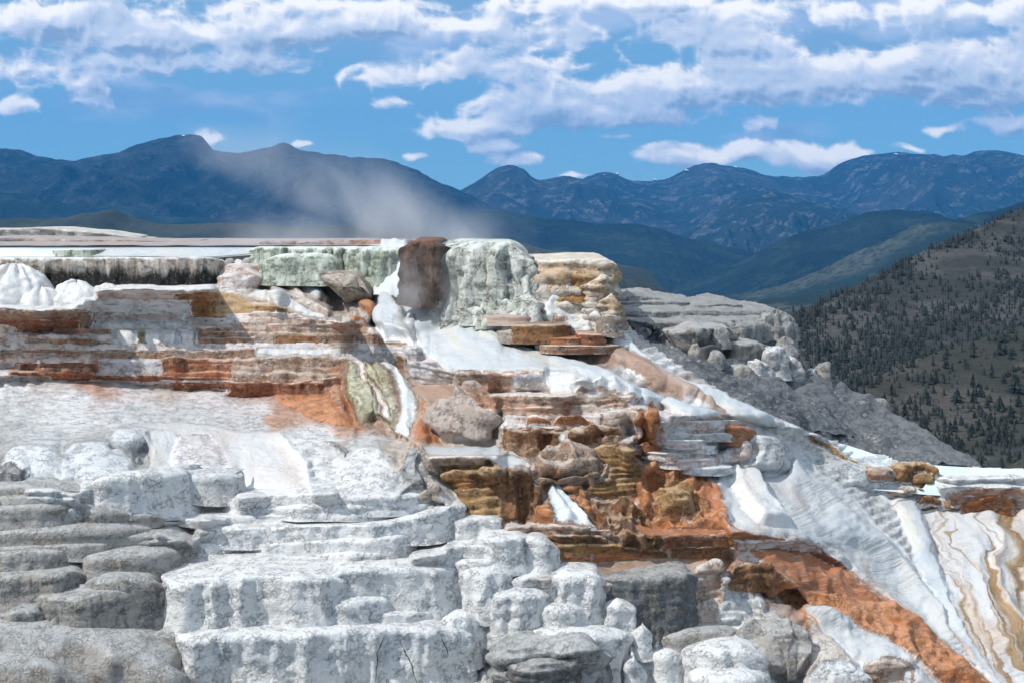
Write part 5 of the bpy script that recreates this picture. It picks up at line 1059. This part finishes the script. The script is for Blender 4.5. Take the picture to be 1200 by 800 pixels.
    patch(t36, [pt('850,548 865,545 880,545'), pt('858,575 878,575 900,578'), pt('872,600 895,602 915,604'), pt('890,618 912,620 935,622')], 'drape', name='white_rib', k=.979, lump=.12, rib=.5, ribn=.9, bulge=.4)
    RZ('flowstone_mound', 893, 505, 556, 66, 'pale', 'smooth grey rounded mound with an orange patch at right middle', 'mound', bulge=1.6, billow=.05)
    RZ('flowstone_mound', 862, 520, 546, 34, 'pink', 'pinkish rounded mound left of the smooth grey one', 'mound', bulge=1., billow=.05)
    t37 = E('cascade', 'bright white stream running down the right side over tan rock', 'cascade', 1100, 680)
    patch(t37, [pt('880,500 900,499 925,502'), pt('920,512 935,512 950,516'), pt('950,535 972,532 1000,538'), pt('1000,565 1025,560 1060,566'), pt('1045,592 1070,588 1100,590'), pt('1060,620 1085,615 1115,618'), pt('1072,655 1095,650 1120,652'), pt('1095,695 1118,690 1140,690'), pt('1115,735 1140,730 1165,730'), pt('1140,770 1170,765 1200,765'), pt('1175,810 1210,805 1240,805')], 'snowy', name='stream_sheet', k=.975, lump=.08, rib=.16, ribn=.7, bulge=.1, step=.0)
    t38 = E('flowstone_slope', 'white slope with long gold-brown streaks at the lower right edge', 'flowstone', 1170, 700)
    patch(t38, [pt('1075,585 1110,583 1160,582 1220,582 1320,585'), pt('1080,605 1120,602 1175,600 1240,602 1330,605'), pt('1090,640 1130,636 1180,634 1240,636 1330,640'), pt('1105,680 1145,675 1195,672 1250,675 1330,680'), pt('1125,725 1165,720 1215,718 1265,720 1340,725'), pt('1150,765 1190,762 1235,760 1285,762 1350,770'), pt('1185,815 1220,812 1265,812 1310,815 1370,820')], 'streak', name='streaked_sheet', k=.985, lump=.12, rib=.5, ribn=1.2, step=.02)
    t39 = E('pool_terrace', 'milky blue pool terrace at the right edge in front of the grey slope', 'pool', 1120, 570)
    patch(t39, [pt('938,511 955,512 968,514'), pt('955,518 990,521 1020,530'), pt('985,530 1020,534 1050,541'), pt('1010,541 1035,541 1056,545')], 'pool', name='pool', k=.985, lump=.0, skirt=0)
    patch(t39, [pt('1046,540 1100,545 1200,550 1330,556'), pt('1060,548 1110,552 1200,556 1330,562'), pt('1085,560 1120,561 1200,564 1330,568'), pt('1080,572 1120,572 1200,573 1330,576'), pt('1020,573 1100,580 1200,583 1330,586')], 'pool', name='pool', k=.983, lump=.0, skirt=0)
    for i, (x0, x1, y0, y1) in enumerate([(900,948,500,507),(936,968,508,514),(1085,1330,560,565),(1070,1330,569,574),(1020,1160,571,578),(1000,1080,563,570),(1100,1330,577,584)]): L(t39, '%g,%g %g,%g %g,%g' % (x0, y0+1, (x0+x1)/2, y0, x1, y0+1), y1, 'white', dy=-.9, r=.3, lump=.04, lay=.0, lobes=.3)
    patch(t39, [pt('938,513 946,511 952,512'), pt('960,524 970,523 978,524'), pt('985,538 995,538 1002,540'), pt('1020,552 1030,553 1040,556'), pt('1052,575 1066,576 1080,580')], 'streak' if False else 'gold', name='gold_edge', k=.972, lump=.08, bulge=.1)
    for (x, a, b, ww, mm, lab) in [(1066,540,566,70,'gold','tan flowstone mound rising out of the blue pool'),(1082,553,571,36,'gold','smaller golden mound in front of the tan one in the blue pool'),(1030,547,564,32,'brown','dark brown rock on the near side of the blue pool'),(1087,583,594,32,'dbrown','flat brown rock below the pools at right'),(1124,580,598,44,'gold','golden brown rock left of the big rust outcrop at the right edge'),(1060,570,584,42,'tan','low tan rock between the brown rocks at right')]: RZ('rock' if a > 565 or x < 1040 else 'flowstone_mound', x, a, b, ww, mm, lab, 'rock')
    L(None, '1108,580 1140,573 1180,571 1230,572 1300,576', [592,595,598,599,600], 'tan', name='rock_outcrop', dy=-1.6, r=.4, lump=.25, lay=.06, flare=.4, label='broad rust and tan outcrop below the pool at the right edge', cat='rock')
    L(None, '1125,590 1150,582 1175,580 1190,590', [604,606,608,608], 'orange', name='rock_outcrop', dy=-2.6, r=.4, lump=.3, flare=.3, label='rust orange knob in front of the outcrop at the right edge', cat='rock')

    # ---- grey formation behind, right
    t40 = E('reef_terrace', 'grey back terrace with overhanging caves behind the cascade at right', 'terrace', 850, 420)
    fr_ = dict(back=3, lobes=.4, top_rough=.15)
    L(t40, '728,349 745,347 765,347.5 775,350', 362, 'reef', dy=9, r=.2, lump=.1, **fr_, solid=True)
    L(t40, '728,355 770,353 800,354 815,356', 366, 'reef', dy=8, r=.2, lump=.1, **fr_, solid=True)
    L(t40, '814,357.5 830,356.5 860,356.5 876,357.5', 371, 'reef', dy=7, r=.1, lump=.08, flute=.2, fl=.3, wr=.3, **fr_, solid=True)
    L(t40, '725,366 790,364 850,364 920,365 934,372 938,382', [382,384,388,392,395,395], 'reef', dy=5, r=.25, lump=.15, wrr=1.2, **fr_, solid=True)
    L(t40, '740,378 790,376 835,376 880,374 925,375 936,384', [398,402,408,408,408,405], 'reef', dy=3, r=.2, lump=.2, flute=.35, fl=.5, **fr_, solid=True)
    patch(t40, [pt('728,364 770,362 830,363 900,365'), pt('730,372 780,372 830,372 880,372'), pt('745,380 780,382 820,384 850,382'), pt('790,388 800,392 812,396 822,392')], 'reef', name='crusty_top', k=1.03, lump=.12)
    L(t40, '800,390 815,385 835,384 856,385 866,390', [424,426,422,420,420], 'greyf', dy=1.5, r=.1, flute=.5, fl=.4, lump=.25, lay=0, flare=-.18, close=4, **fr_, solid=True)
    L(t40, '855,386 875,380 900,378 922,382 932,390', [400,402,402,402,402], 'reef', dy=1.5, r=.2, flute=.4, fl=.45, lump=.2, flare=-.1, **fr_, solid=True)
    L(t40, '855,404 875,401 895,402 902,406', [424,426,426,424], 'greyf', dy=1., r=.3, flute=.4, fl=.4, lump=.2, solid=True)
    for (x, a, b, ww, mm) in [(842,386,404,26,'reef'),(840,412,428,20,'reef'),(908,405,440,36,'pale'),(922,395,432,30,'reef'),(890,425,442,36,'pale'),(868,428,440,30,'grey'),(930,420,445,26,'pale'),(815,405,430,20,'greyf'),(965,428,446,18,'grey'),(952,432,446,14,'pale'),(912,368,395,50,'reef')]: dome(t40, x, a, b, ww, mm, name='knob', flute=.3, lump=.3, fl=.3, dy=.8, p=2.3, solid=True)
    L(t40, '822,408 836,404 850,408', [430,430,430], 'crack', name='cave_shade', dy=1.3, r=.1, lump=0, lay=0, back=1, side=.5, solid=True)  # solid in crack colour: the cave's shade is painted, there is no opening
    t41 = patch(None, [pt('728,372 745,378 762,390 772,400'), pt('740,388 765,395 790,415 806,430'), pt('748,405 780,420 810,432 850,440'), pt('765,425 800,440 850,448 900,452'), pt('810,450 850,462 900,475 950,480'), pt('850,475 900,492 960,508 1010,515')], 'slope', name='streaked_slope', k=1.006, lump=.35, rib=.5, ribn=.8, label='steep dark grey slope with white streaks behind the side cascade', cat='slope', skirt=1., zone=False)
    t42 = patch(None, [pt('780,425 820,420 870,425 925,430 950,438 965,446'), pt('790,440 840,440 900,446 960,455 1000,462 1025,466'), pt('820,455 870,462 930,470 1000,482 1050,490 1080,494'), pt('860,478 910,488 970,500 1040,508 1090,514 1120,518'), pt('890,498 950,510 1010,522 1070,532 1120,536 1160,540'), pt('930,516 980,530 1040,545 1090,552 1140,556 1190,556')], 'slope', name='grey_slope', k=1.012, lump=.35, rib=.5, ribn=1.2, label='broad dark grey rocky slope dropping to the right behind the blue pool', cat='slope', skirt=2., zone=False)
    patch(t42 if False else None, [pt('1100,505 1108,508 1114,512'), pt('1125,522 1135,526 1142,530'), pt('1150,542 1158,544 1165,547')], 'pale', name='white_streak', k=1.02, lump=.1, label='white crusted edge of the grey slope at right', cat='rock')
    for (x, a, b, ww, lab) in [(965,424,448,22,'small craggy pinnacle at the top edge of the grey slope'),(1030,466,476,26,'thin ledge of rock on the crest of the grey slope')]: dome(None, x, a, b, ww, 'reef', name='rock', lump=.4, flute=.2, dy=2, label=lab, cat='rock', solid=True)

# ============================================================ second look at the hill: its depth follows from the steps themselves
# every column of sight is walked from the foot of the picture upwards: a face gains little distance, a level top gains much
def solve_depth(items):
    gx = np.arange(-270, 1410, 6.); gyy = np.arange(910., 262., -2.)
    PX, PY = np.meshgrid(gx, gyy)
    slope = np.full(PX.shape, np.nan)
    tops = np.zeros(PX.shape, bool)
    for it in items:
        if it[0] != 'sheet' or it[2] is not None or it[3] is None: continue
        rows = [np.asarray(r_, float) for r_ in it[1]]
        lo = np.full(gx.shape, np.inf); hi = np.full(gx.shape, -np.inf)
        out = np.concatenate([rows[0]]+[r_[-1:] for r_ in rows[1:-1]]+[rows[-1][::-1]]+[r_[:1] for r_ in rows[1:-1]][::-1])
        # even-odd fill
        ins = np.zeros(PX.shape, bool); j = len(out)-1
        for i in range(len(out)):
            (xi, yi), (xj, yj) = out[i], out[j]
            if yi != yj: ins ^= ((yi > PY) != (yj > PY)) & (PX < (xj-xi)*(PY-yi)/(yj-yi)+xi)
            j = i
        slope[ins] = it[3]
    for it in items:
        if it[0] == 'dome':
            _, cx, a, b, ww = it; slope[(((PX-cx)/(ww/2))**2 < 1) & (PY > a) & (PY < b)] = 1.6
    faces = [it for it in items if it[0] == 'face']
    faces.sort(key=lambda it: float(np.mean(np.asarray(it[2], float))))
    for it in faces:
        rim = it[1]; ft = it[2]; ft = np.asarray([ft]*len(rim) if np.isscalar(ft) else ft, float)
        m_ = (gx >= rim[0, 0]-3) & (gx <= rim[-1, 0]+3)
        ry = np.interp(gx, rim[:, 0], rim[:, 1]); fy = np.interp(gx, rim[:, 0], ft)
        f_ = m_[None] & (PY >= ry[None]) & (PY <= fy[None]); slope[f_] = 4.
        t_ = m_[None] & (PY < ry[None]) & (PY > ry[None]-14) & np.isnan(slope); slope[t_] = .05
    slope[np.isnan(slope)] = .16
    t = (PY-HY)/F; dt = 2/F
    tt = np.maximum(t, .008)
    lnY = np.log(np.interp(gx, [-270, 300, 700, 1000, 1410], [27.5, 27.5, 29, 31., 34.]))[None]+np.cumsum(dt/(slope+tt), 0)
    # every column keeps its own distance at the crest; the walk is stretched to meet it
    cr = np.interp(gx, [-270, 0, 300, 500, 600, 720, 780, 850, 950, 1050, 1200, 1410], [300, 300, 300, 300, 330, 380, 430, 470, 515, 545, 552, 556])
    ci = np.clip(((910-cr)/2).astype(int), 0, len(gyy)-1)
    top = np.log(.76*D0(gx, cr)); cur = lnY[ci, np.arange(len(gx))]; k = (top-lnY[0])/(cur-lnY[0])
    kk = np.convolve(np.pad(k, 30, 'edge'), np.ones(61)/61, 'valid')
    print('depth stretch', k.min().round(2), k.max().round(2), 'mean', k.mean().round(2))
    lnY = lnY[:1]+(lnY-lnY[:1])*kk[None]
    global KK; KK = (gx.copy(), kk.copy())
    # smooth a little sideways, less up and down
    def blur(A, n, ax):
        w_ = np.hanning(n+2)[1:-1]; w_ /= w_.sum(); p_ = n//2
        pad = [(0, 0), (0, 0)]; pad[ax] = (p_, p_); B = np.pad(A, pad, 'edge')
        return sum(w_[i]*np.take(B, range(i, i+A.shape[ax]), ax) for i in range(n))
    lnY = blur(blur(lnY, 69, 1), 5, 0)
    # the long terraces at left run square across the view
    for a_, b_, f_ in ((-270, 560, .12),):
        sel = (gx > a_) & (gx < b_-60); mean = lnY[:, sel].mean(1, keepdims=True); wq = np.clip((b_-gx)/220, 0, 1); wq = wq*wq*(3-2*wq)*(1-f_)
        rowk = np.clip((520-gyy)/60, 0, 1)[:, None]*.75+.25
        lnY = lnY+(mean-lnY)*wq[None]*rowk
    G_ = lnY[::-1]; y0 = gyy[-1]
    def Dn(px, py):
        px, py = np.broadcast_arrays(np.asarray(px, float), np.asarray(py, float))
        a = np.clip((px-gx[0])/6., 0, len(gx)-1.001); b = np.clip((py-y0)/2., 0, len(gyy)-1.001)
        i = a.astype(int); j = b.astype(int); fa = a-i; fb = b-j
        return np.exp((G_[j, i]*(1-fa)+G_[j, i+1]*fa)*(1-fb)+(G_[j+1, i]*(1-fa)+G_[j+1, i+1]*fa)*fb)
    return Dn
def hann(A, n, ax):
    w_ = np.hanning(n+2)[1:-1]; w_ /= w_.sum(); p_ = n//2; pad = [(0, 0), (0, 0)]; pad[ax] = (p_, p_); B = np.pad(A, pad, mode='reflect', reflect_type='odd') if n > 20 else np.pad(A, pad, 'edge'); r = 0
    for i in range(n): r = r+w_[i]*(B[:, i:i+A.shape[1]] if ax else B[i:i+A.shape[0]])
    return r
def relief():
    """the one continuous skin of the hill: stepped where the ledges are, cut along ragged lines into ledges and sheets that share their edges"""
    crest = np.array(pt('-260,306 0,306 250,308 300,312 430,330 500,330 540,318 600,318 640,322 700,345 730,372 760,400 800,428 850,458 900,484 950,505 1000,522 1050,536 1100,543 1200,548 1400,556'))
    gx = np.linspace(-262, 1400, 1210); gy = np.arange(886., 300., -1.3); PX, PY = np.meshgrid(gx, gy); ny_, nx_ = PX.shape
    dpy = 1.3
    wpx = PX+5.*fbm(PX/30, PY/13, 7, 3, 65)+2.4*fbm(PX/12, PY/7, 0, 3, 61); wpy = PY+1.5*fbm(PX/22, PY/9, 4, 3, 62)
    slope = np.full(PX.shape, np.nan); istop = np.zeros(PX.shape, bool)
    lab = np.full(PX.shape, -1); FU = np.zeros(PX.shape); FL = np.zeros(PX.shape); FV = np.full(PX.shape, .3); edge = np.zeros(PX.shape)
    Yd = D(PX, PY); work = []
    for zi, z in enumerate(ZONES):
        if z['kind'] == 'ledge':
            rim, ft = z['rim'], z['foot']; x0, x1 = rim[0, 0], rim[-1, 0]
            c = spline(np.column_stack([rim, ft]), max(8, int(x1-x0))); o_ = np.argsort(c[:, 0]); c = c[o_]
            i0, i1 = np.searchsorted(gx, [x0-4, x1+4]); y_a = c[:, 1].min()-22; y_b = c[:, 2].max()+5
            j0, j1 = np.searchsorted(-gy, [-y_b, -y_a]); sl_ = (slice(j0, j1), slice(i0, i1))
            if j1 <= j0 or i1 <= i0: continue
            X = wpx[sl_]; Y_ = wpy[sl_]+z['lobes']*7*fbm(PX[sl_]/17, 0, z['seed'], 3, z['seed'])
            ry = np.interp(X, c[:, 0], c[:, 1]); fy = np.interp(X, c[:, 0], c[:, 2])
            hp = np.maximum(fy-ry, 2.); vv = (Y_-ry)/hp; inx = (X >= x0) & (X <= x1)
            face = inx & (vv >= 0) & (vv <= 1); top_ = inx & (vv < 0) & (ry-Y_ < 13)
            sf = np.clip(.5/max(z['flare'], .04), 1.3, 5.)
            sv = .25+(sf-.25)*sstep(vv, 0, max(.08, z['r']*1.1))
            slope[sl_][face] = sv[face]; istop[sl_][face] = False
            tt_ = top_ & (np.isnan(slope[sl_]) | istop[sl_]); slope[sl_][tt_] = .045; istop[sl_][tt_] = True
            if z['shape']: continue
            ld = lab[sl_]; tl = top_ & (ld < 0)
            ends = np.minimum(X-x0, x1-X)
            for mk in (face, tl):
                ld[mk] = zi; FV[sl_][mk] = np.clip(vv[mk], -1, 1); FU[sl_][mk] = X[mk]/F*Yd[sl_][mk]; FL[sl_][mk] = (Y_-ry)[mk]/F*Yd[sl_][mk]
                edge[sl_][mk] = np.minimum(ends[mk]/6., np.where(vv[mk] > 0, (fy-Y_)[mk]/2.5+.35, (13-(ry-Y_)[mk])/6.))
            jj, ii = np.nonzero(face | tl); work.append((zi, jj+j0, ii+i0, vv[face | tl], (hp/F*Yd[sl_])[face | tl], np.clip(ends[face | tl], 0, 99), None))
        else:
            rows = z['rows']; nc = int(max(np.linalg.norm(np.diff(np.asarray(r_, float), axis=0), axis=1).sum() for r_ in rows)*1.25)+3
            R_ = np.stack([spline(r_, nc) for r_ in rows]); vl = max(np.linalg.norm(np.diff(R_[:, j], axis=0), axis=1).sum() for j in (0, nc//2, nc-1)); nr = int(vl*1.25)+3
            G = np.stack([spline(R_[:, j], nr) for j in range(nc)], 1)
            x0, y0 = G[..., 0].min()-2, G[..., 1].min()-2; w_, h_ = int(np.ptp(G[..., 0]))+6, int(np.ptp(G[..., 1]))+6
            ru = np.full((h_, w_), np.nan); rv = ru.copy(); ys = (G[..., 1]-y0).astype(int); xs = (G[..., 0]-x0).astype(int)
            ru[ys, xs] = np.linspace(0, 1, nc)[None, :]+0*G[..., 0]; rv[ys, xs] = np.linspace(0, 1, nr)[:, None]+0*G[..., 0]
            i0, i1 = np.searchsorted(gx, [x0-5, x0+w_+5]); j0, j1 = np.searchsorted(-gy, [-(y0+h_+4), -(y0-4)]); sl_ = (slice(j0, j1), slice(i0, i1))
            if j1 <= j0 or i1 <= i0: continue
            a = np.round(wpx[sl_]-x0).astype(int); b = np.round(wpy[sl_]-y0).astype(int)
            ok = (a >= 0) & (a < w_) & (b >= 0) & (b < h_); ok[ok] = ~np.isnan(ru[b[ok], a[ok]])
            if not ok.any(): continue
            u = ru[b[ok], a[ok]]; w = rv[b[ok], a[ok]]; Yc = float(np.mean(Yd[sl_][ok])); wm = np.linalg.norm(np.diff(G, axis=1), axis=2).sum(1)/F*Yc; lng = vl/F*Yc*1.6
            dpx = np.minimum(np.minimum(u, 1-u)*np.interp(w, np.linspace(0, 1, nr), wm)*F/Yc, np.minimum(w, 1-w)*vl)
            if z['sl'] is not None: slope[sl_][ok] = z['sl']; istop[sl_][ok] = False
            lab[sl_][ok] = zi; FU[sl_][ok] = u*float(np.mean(wm)); FL[sl_][ok] = w*lng; FV[sl_][ok] = .3; edge[sl_][ok] = dpx/z['soft']
            jj, ii = np.nonzero(ok); work.append((zi, jj+j0, ii+i0, u, w, dpx, (u*float(np.mean(wm)), w*lng)))
    free = np.where(np.isnan(slope), 1., 0.); t = np.maximum((PY-HY)/F, .008); slope = np.where(np.isnan(slope), .2+2.5*np.clip(1-t/.06, 0, 1), slope); full = np.cumsum(dpy/F/(slope+t), 0)*np.interp(gx, KK[0], KK[1])[None]
    full = hann(full, 9, 1); hpz = 1.25*(full-hann(full, 85, 0)); print('step relief', float(np.abs(hpz).max()))
    Y = Yd*np.exp(hpz)
    V = P(PX, PY, Y); C = stain(PX, PY).reshape(ny_, nx_, 3)
    dis = np.zeros(PX.shape)
    # little terraces on the bare ground
    free = hann(hann(free, 7, 0), 7, 1); sz = .17; zz = V[..., 2]+.16*fbm(V[..., 0]/3, V[..., 1]/3, 0, 4, 12); fr = zz/sz-np.floor(zz/sz); stp = (sstep(fr, .5, .92)-fr)*sz
    V[..., 2] += stp*.9*free
    V[..., 1] += free*(.2*fbm(V[..., 0]*.45, V[..., 2]*.9, 5, 5, 9)+.10*fbm(V[..., 0]*1.9, V[..., 2]*3.5, 5, 4, 19))
    fine = fbm(V[..., 0]*4.5, V[..., 1]*3, V[..., 2]*5.5, 3, 77); med = fbm(V[..., 0]*1.5, V[..., 1]*1.2, V[..., 2]*1.6, 4, 78)
    for zi, jj, ii, p1, p2, p3, p4 in work:
        z = ZONES[zi]; keep = lab[jj, ii] == zi
        if z['kind'] == 'sheet' and z['sl'] is None: keep[:] = True
        Vx, Vy, Vz = V[jj, ii].T; sd_ = z['seed']; old = dis[jj, ii]
        if z['kind'] == 'ledge':
            vv, h, ends = p1, p2, p3; fc = vv >= 0; env = sstep(vv, 0, .12); hm = np.minimum(h, 1.6)
            e = np.clip(ends/4, 0, 1)*np.where(fc, 1, .5)
            d = z['lump']*hm*1.6*fbm(Vx*z['lumps'], Vy*z['lumps'], Vz*z['lumps'], 4, sd_)*np.where(fc, 1., .4)
            q_ = Vx+.25*fbm(Vx*.8, Vy*.8, Vz*.8, 2, sd_+3)
            if z['flute'] > 0: d = d+z['flute']*np.minimum(h, 1.5)*((.5-np.abs(vn(q_/z['fl'], sd_, Vz*.25, sd_+9)))+.4*(.5-np.abs(vn(q_/z['fl']*2.7, sd_, Vz*.5, sd_+19))))*(.25+.75*env)*fc
            if z['lay'] > 0:
                zz = Vz*z['layn']+.5*fbm(Vx*.6, Vy*.6, 0, 2, sd_+5)
                d = d+z['lay']*env*fc*np.minimum(1, h)*1.5*(np.abs(np.sin(zz*math.pi+2*vn(Vx*.5, Vy*.5, zz*.4, sd_)))-.5+.8*vn(Vx*.7, Vy*.5, Vz*z['layn']*2.2, sd_+8))
            d = d+fc*np.minimum(h, 1.2)*(.10*np.exp(-(vv/.10)**2)-.13*z['close']*np.sin(np.clip(vv, 0, 1)*math.pi)**.7*(.6+.8*vn(Vx*1.3, 0, 0, sd_+30)))
            Rr = 12*min(1., (z['rim'][-1, 0]-z['rim'][0, 0])/40); tt_ = np.clip(1-ends/max(Rr, 1), 0, 1); d = d-.22*np.minimum(h, 1.5)*(1-np.sqrt(1-tt_**2*.98))*fc
        else:
            u, w, dpx = p1, p2, p3; fu, fl = p4
            e = np.clip(dpx/z['soft'], 0, 1); e = e*e*(3-2*e); e2 = np.sqrt(np.clip(np.sin(u*math.pi), 0, 1)*np.clip(np.sin(np.clip(w, .02, .75)*math.pi)*1.4, 0, 1) if z['bulge'] > .6 else np.clip(np.sin(u*math.pi), 0, 1))*np.clip(dpx/6, 0, 1)
            d = min(z['bulge']*.5, .42 if z['bulge'] < 2 else .65)*e2+z['lump']*fbm(Vx*1.5, Vy*1.5, Vz*1.5, 4, sd_)*e
            if z['rib'] > 0:
                q_ = fu+.5*fbm(Vx*.4, Vy*.4, Vz*.4, 2, sd_)
                d = d+(z['rib']*(.5-np.abs(vn(q_/z['ribn'], fl*.12, sd_, sd_)))+.35*z['rib']*(.5-np.abs(vn(q_/z['ribn']*2.6, fl*.25, sd_, sd_+3))))*e
            if z['billow'] > 0:
                for kk, aa in ((1, 1.), (2.1, .5), (4.3, .25)): d = d+z['billow']*aa*((.6-np.abs(vn(Vx*z['bs']*kk, Vy*z['bs']*kk*.5, Vz*z['bs']*kk*1.2, sd_+7)))*2-.6)*e
            if z['step'] > 0:
                am = np.clip(.5+1.3*fbm(Vx*.5, Vy*.5, Vz*.8, 3, sd_+4), 0, 1.2); ph_ = fl*2.6+3.*fbm(Vx*.45, Vy*.45, Vz*.6, 4, sd_+2); fr_ = ph_-np.floor(ph_); d = d+z['step']*.9*am*(sstep(fr_, .1, .75)-sstep(fr_, .8, 1.)-.4)*e
            if z['sl'] is None: d = d+old; e = 1.
        dis[jj, ii] = np.where(keep, old*(1-e)+d*e, old)
    dis = dis+.022*fine+.03*med
    gu = np.gradient(V, axis=1); gv = np.gradient(V, axis=0)
    for _ in range(4):
        for ax in (0, 1): gu = (gu+np.roll(gu, 1, ax)+np.roll(gu, -1, ax))/3; gv = (gv+np.roll(gv, 1, ax)+np.roll(gv, -1, ax))/3
    N = np.cross(gv, gu); N /= np.linalg.norm(N, axis=2, keepdims=True)+1e-9; N = N*np.sign((N*(-V)).sum(-1, keepdims=True))
    dis = hann(hann(dis, 5, 1), 3, 0); V = V+N*dis[..., None]
    # above the crest the skin bends back and down
    cr = np.interp(gx, crest[:, 0], crest[:, 1]); ci = np.clip(((886-cr)/dpy).astype(int), 0, ny_-6); col = np.arange(nx_); row = np.arange(ny_)[:, None]
    over = row-ci[None]
    for k, tt_ in enumerate((.06, .25, .6, 1.)):
        V[ci+1+k, col] = V[ci, col]+np.array([0, 9*tt_, -.3*9*tt_])
    FC = gridfaces(ny_, nx_)[:, ::-1]; ok = (over.ravel()[FC] <= 4).all(1); FC = FC[ok]
    VV = V.reshape(-1, 3); CC = C.reshape(-1, 3); face_lab = np.sort(lab.ravel()[FC], 1)[:, 2]
    # very small scraps go back to the ground
    cnt = np.bincount(face_lab+1, minlength=len(ZONES)+1)
    for zi in range(-1, len(ZONES)):
        if zi >= 0 and cnt[zi+1] < 25: face_lab[face_lab == zi] = -1
    # a ledge that another one cuts in two keeps its larger piece
    for zi in range(len(ZONES)):
        w_ = np.nonzero(face_lab == zi)[0]
        if len(w_) < 3: continue
        f = FC[w_]; ids, inv = np.unique(f, return_inverse=True); f2 = inv.reshape(f.shape); vl = np.arange(len(ids))
        for _ in range(400):
            m_ = vl[f2].min(1); n_ = vl.copy()
            for c_ in range(4): np.minimum.at(n_, f2[:, c_], m_)
            n_ = n_[n_]
            if (n_ == vl).all(): break
            vl = n_
        r_ = vl[f2[:, 0]]; u_, c_ = np.unique(r_, return_counts=True)
        if len(u_) > 1: face_lab[w_[r_ != u_[np.argmax(c_)]]] = -1
    for zi in list(range(len(ZONES)))+[-1]:
        f = FC[face_lab == zi]
        if len(f) < 3: continue
        ids, inv = np.unique(f, return_inverse=True); f2 = inv.reshape(f.shape)
        if zi < 0: nm, mt, par, z = 'terraced_slope', M['ground'], None, None
        else: z = ZONES[zi]; nm, mt, par = z['name'], M[z['m']], z['parent']
        o = to_obj(nm, VV[ids], f2, mt, par, attrs={'fv': FV.ravel()[ids], 'fu': FU.ravel()[ids], 'fl': FL.ravel()[ids], 'edge': edge.ravel()[ids]}, cols=CC[ids])
        if z is None: o['kind'] = 'structure'
        else: tag(o, label=z['label'], cat=z['cat'], group=z['group'])
D0 = D; COLLECT = []; foreground(); items_ = COLLECT; COLLECT = None
D = solve_depth(items_); rng = random.Random(4)
foreground()
relief()


# ============================================================ steam and air
def volume(name, V, Fc, build):
    m = bpy.data.materials.new(name); m.use_nodes = True; q = NT(m.node_tree); q.n.clear()
    o_ = q.n.new('ShaderNodeOutputMaterial'); v = q.n.new('ShaderNodeVolumePrincipled'); q.l.new(v.outputs[0], o_.inputs['Volume'])
    build(q, v, m)
    me = bpy.data.meshes.new(name); me.from_pydata(V, [], Fc); me.materials.append(m); o = bpy.data.objects.new(name, me); link(o); return o
BF = [(0,1,3,2), (4,6,7,5), (0,4,5,1), (2,3,7,6), (0,2,6,4), (1,5,7,3)]
def boxv(a, b): return [(x, y, z) for x in (a[0], b[0]) for y in (a[1], b[1]) for z in (a[2], b[2])]
HAZE_D = 4.5e-5
def hz(q, v, m): v.inputs['Color'].default_value = (.05,.40,.92,1); v.inputs['Density'].default_value = HAZE_D; v.inputs['Anisotropy'].default_value = .1
o = volume('haze', boxv((-7200, -230, -380), (7200, 14200, 1150)), BF, hz); o['kind'] = 'stuff'; o['label'] = 'blue air between the springs and the far mountains'
# steam plume that rises off the top pools and drifts left
def stm(q, v, m):
    tcn = q.n.new('ShaderNodeTexCoord'); g = tcn.outputs['Object']
    x, y, z = q.sep(q.scl(g, (1.316,1.316,1.316)))      # metres; origin under the thick end
    lean = q.math('ADD', x, q.math('MULTIPLY', z, 1.75))   # leaning axis: rises to the left
    wz = q.math('ADD', q.math('MULTIPLY', z, .5), 4.6)
    core = q.math('DIVIDE', q.math('ABSOLUTE', q.math('ADD', lean, .6)), wz)
    fx = q.ss(core, 1.0, .1)
    fy = q.ss(q.math('ABSOLUTE', y), 4.2, 1.5)
    fz = q.math('POWER', q.math('SUBTRACT', 1.0, q.math('DIVIDE', z, 6.6), clamp=True), 1.2)
    fb = q.ss(z, -3.4, -.4)
    n = q.noise(q.vmath('ADD', q.scl(g, (.35,.25,.22)), (3,1,2)), 1.0, 4, .55, .6)
    n = q.ss(n, .32, .72)
    # a low veil all along the pools
    veil = q.math('MULTIPLY', q.math('MULTIPLY', q.ss(z, 2.4, -.2), q.ss(q.math('ABSOLUTE', q.math('ADD', x, 4.)), 9.5, 4.)), .45)
    d = q.math('MULTIPLY', q.math('MULTIPLY', q.math('MAXIMUM', q.math('MULTIPLY', fx, fz), veil), fy), q.math('MULTIPLY', fb, n))
    v.inputs['Color'].default_value = (.90,.92,.96,1); v.inputs['Anisotropy'].default_value = .2
    q.l.new(q.math('MULTIPLY', d, .75), v.inputs['Density'])
V_ = boxv((-14, -4.5, -3.6), (6.5, 4.5, 6.4)); V_ = [(a*.76, b*.76, c*.76) for a, b, c in V_]; o = volume('steam', V_, BF, stm); o.location = tuple(P(520, 283, 58.))
tag(o, 'pale steam plume drifting up to the left off the hot upper pools', 'steam', kind='stuff')

# low mist where the water strikes the foot of the fall
def mst(q, v, m):
    g = q.n.new('ShaderNodeTexCoord').outputs['Object']
    r = q.vmath('LENGTH', q.vmath('MULTIPLY', g, (.42, 1.4, .62)))
    n = q.ss(q.noise(q.vmath('ADD', g, (7, 2, 4)), .9, 4, .6, .5), .34, .7)
    v.inputs['Color'].default_value = (.92,.94,.97,1); v.inputs['Anisotropy'].default_value = .2
    q.l.new(q.math('MULTIPLY', q.math('MULTIPLY', q.ss(r, 1., .15), n), 1.1), v.inputs['Density'])
o = volume('mist', boxv((-2.5, -.75, -1.7), (2.5, .75, 1.7)), BF, mst); o.location = tuple(P(505, 338, float(D(500, 372))-1.3))
tag(o, 'low white mist at the foot of the waterfall and the dark column', 'mist', kind='stuff')
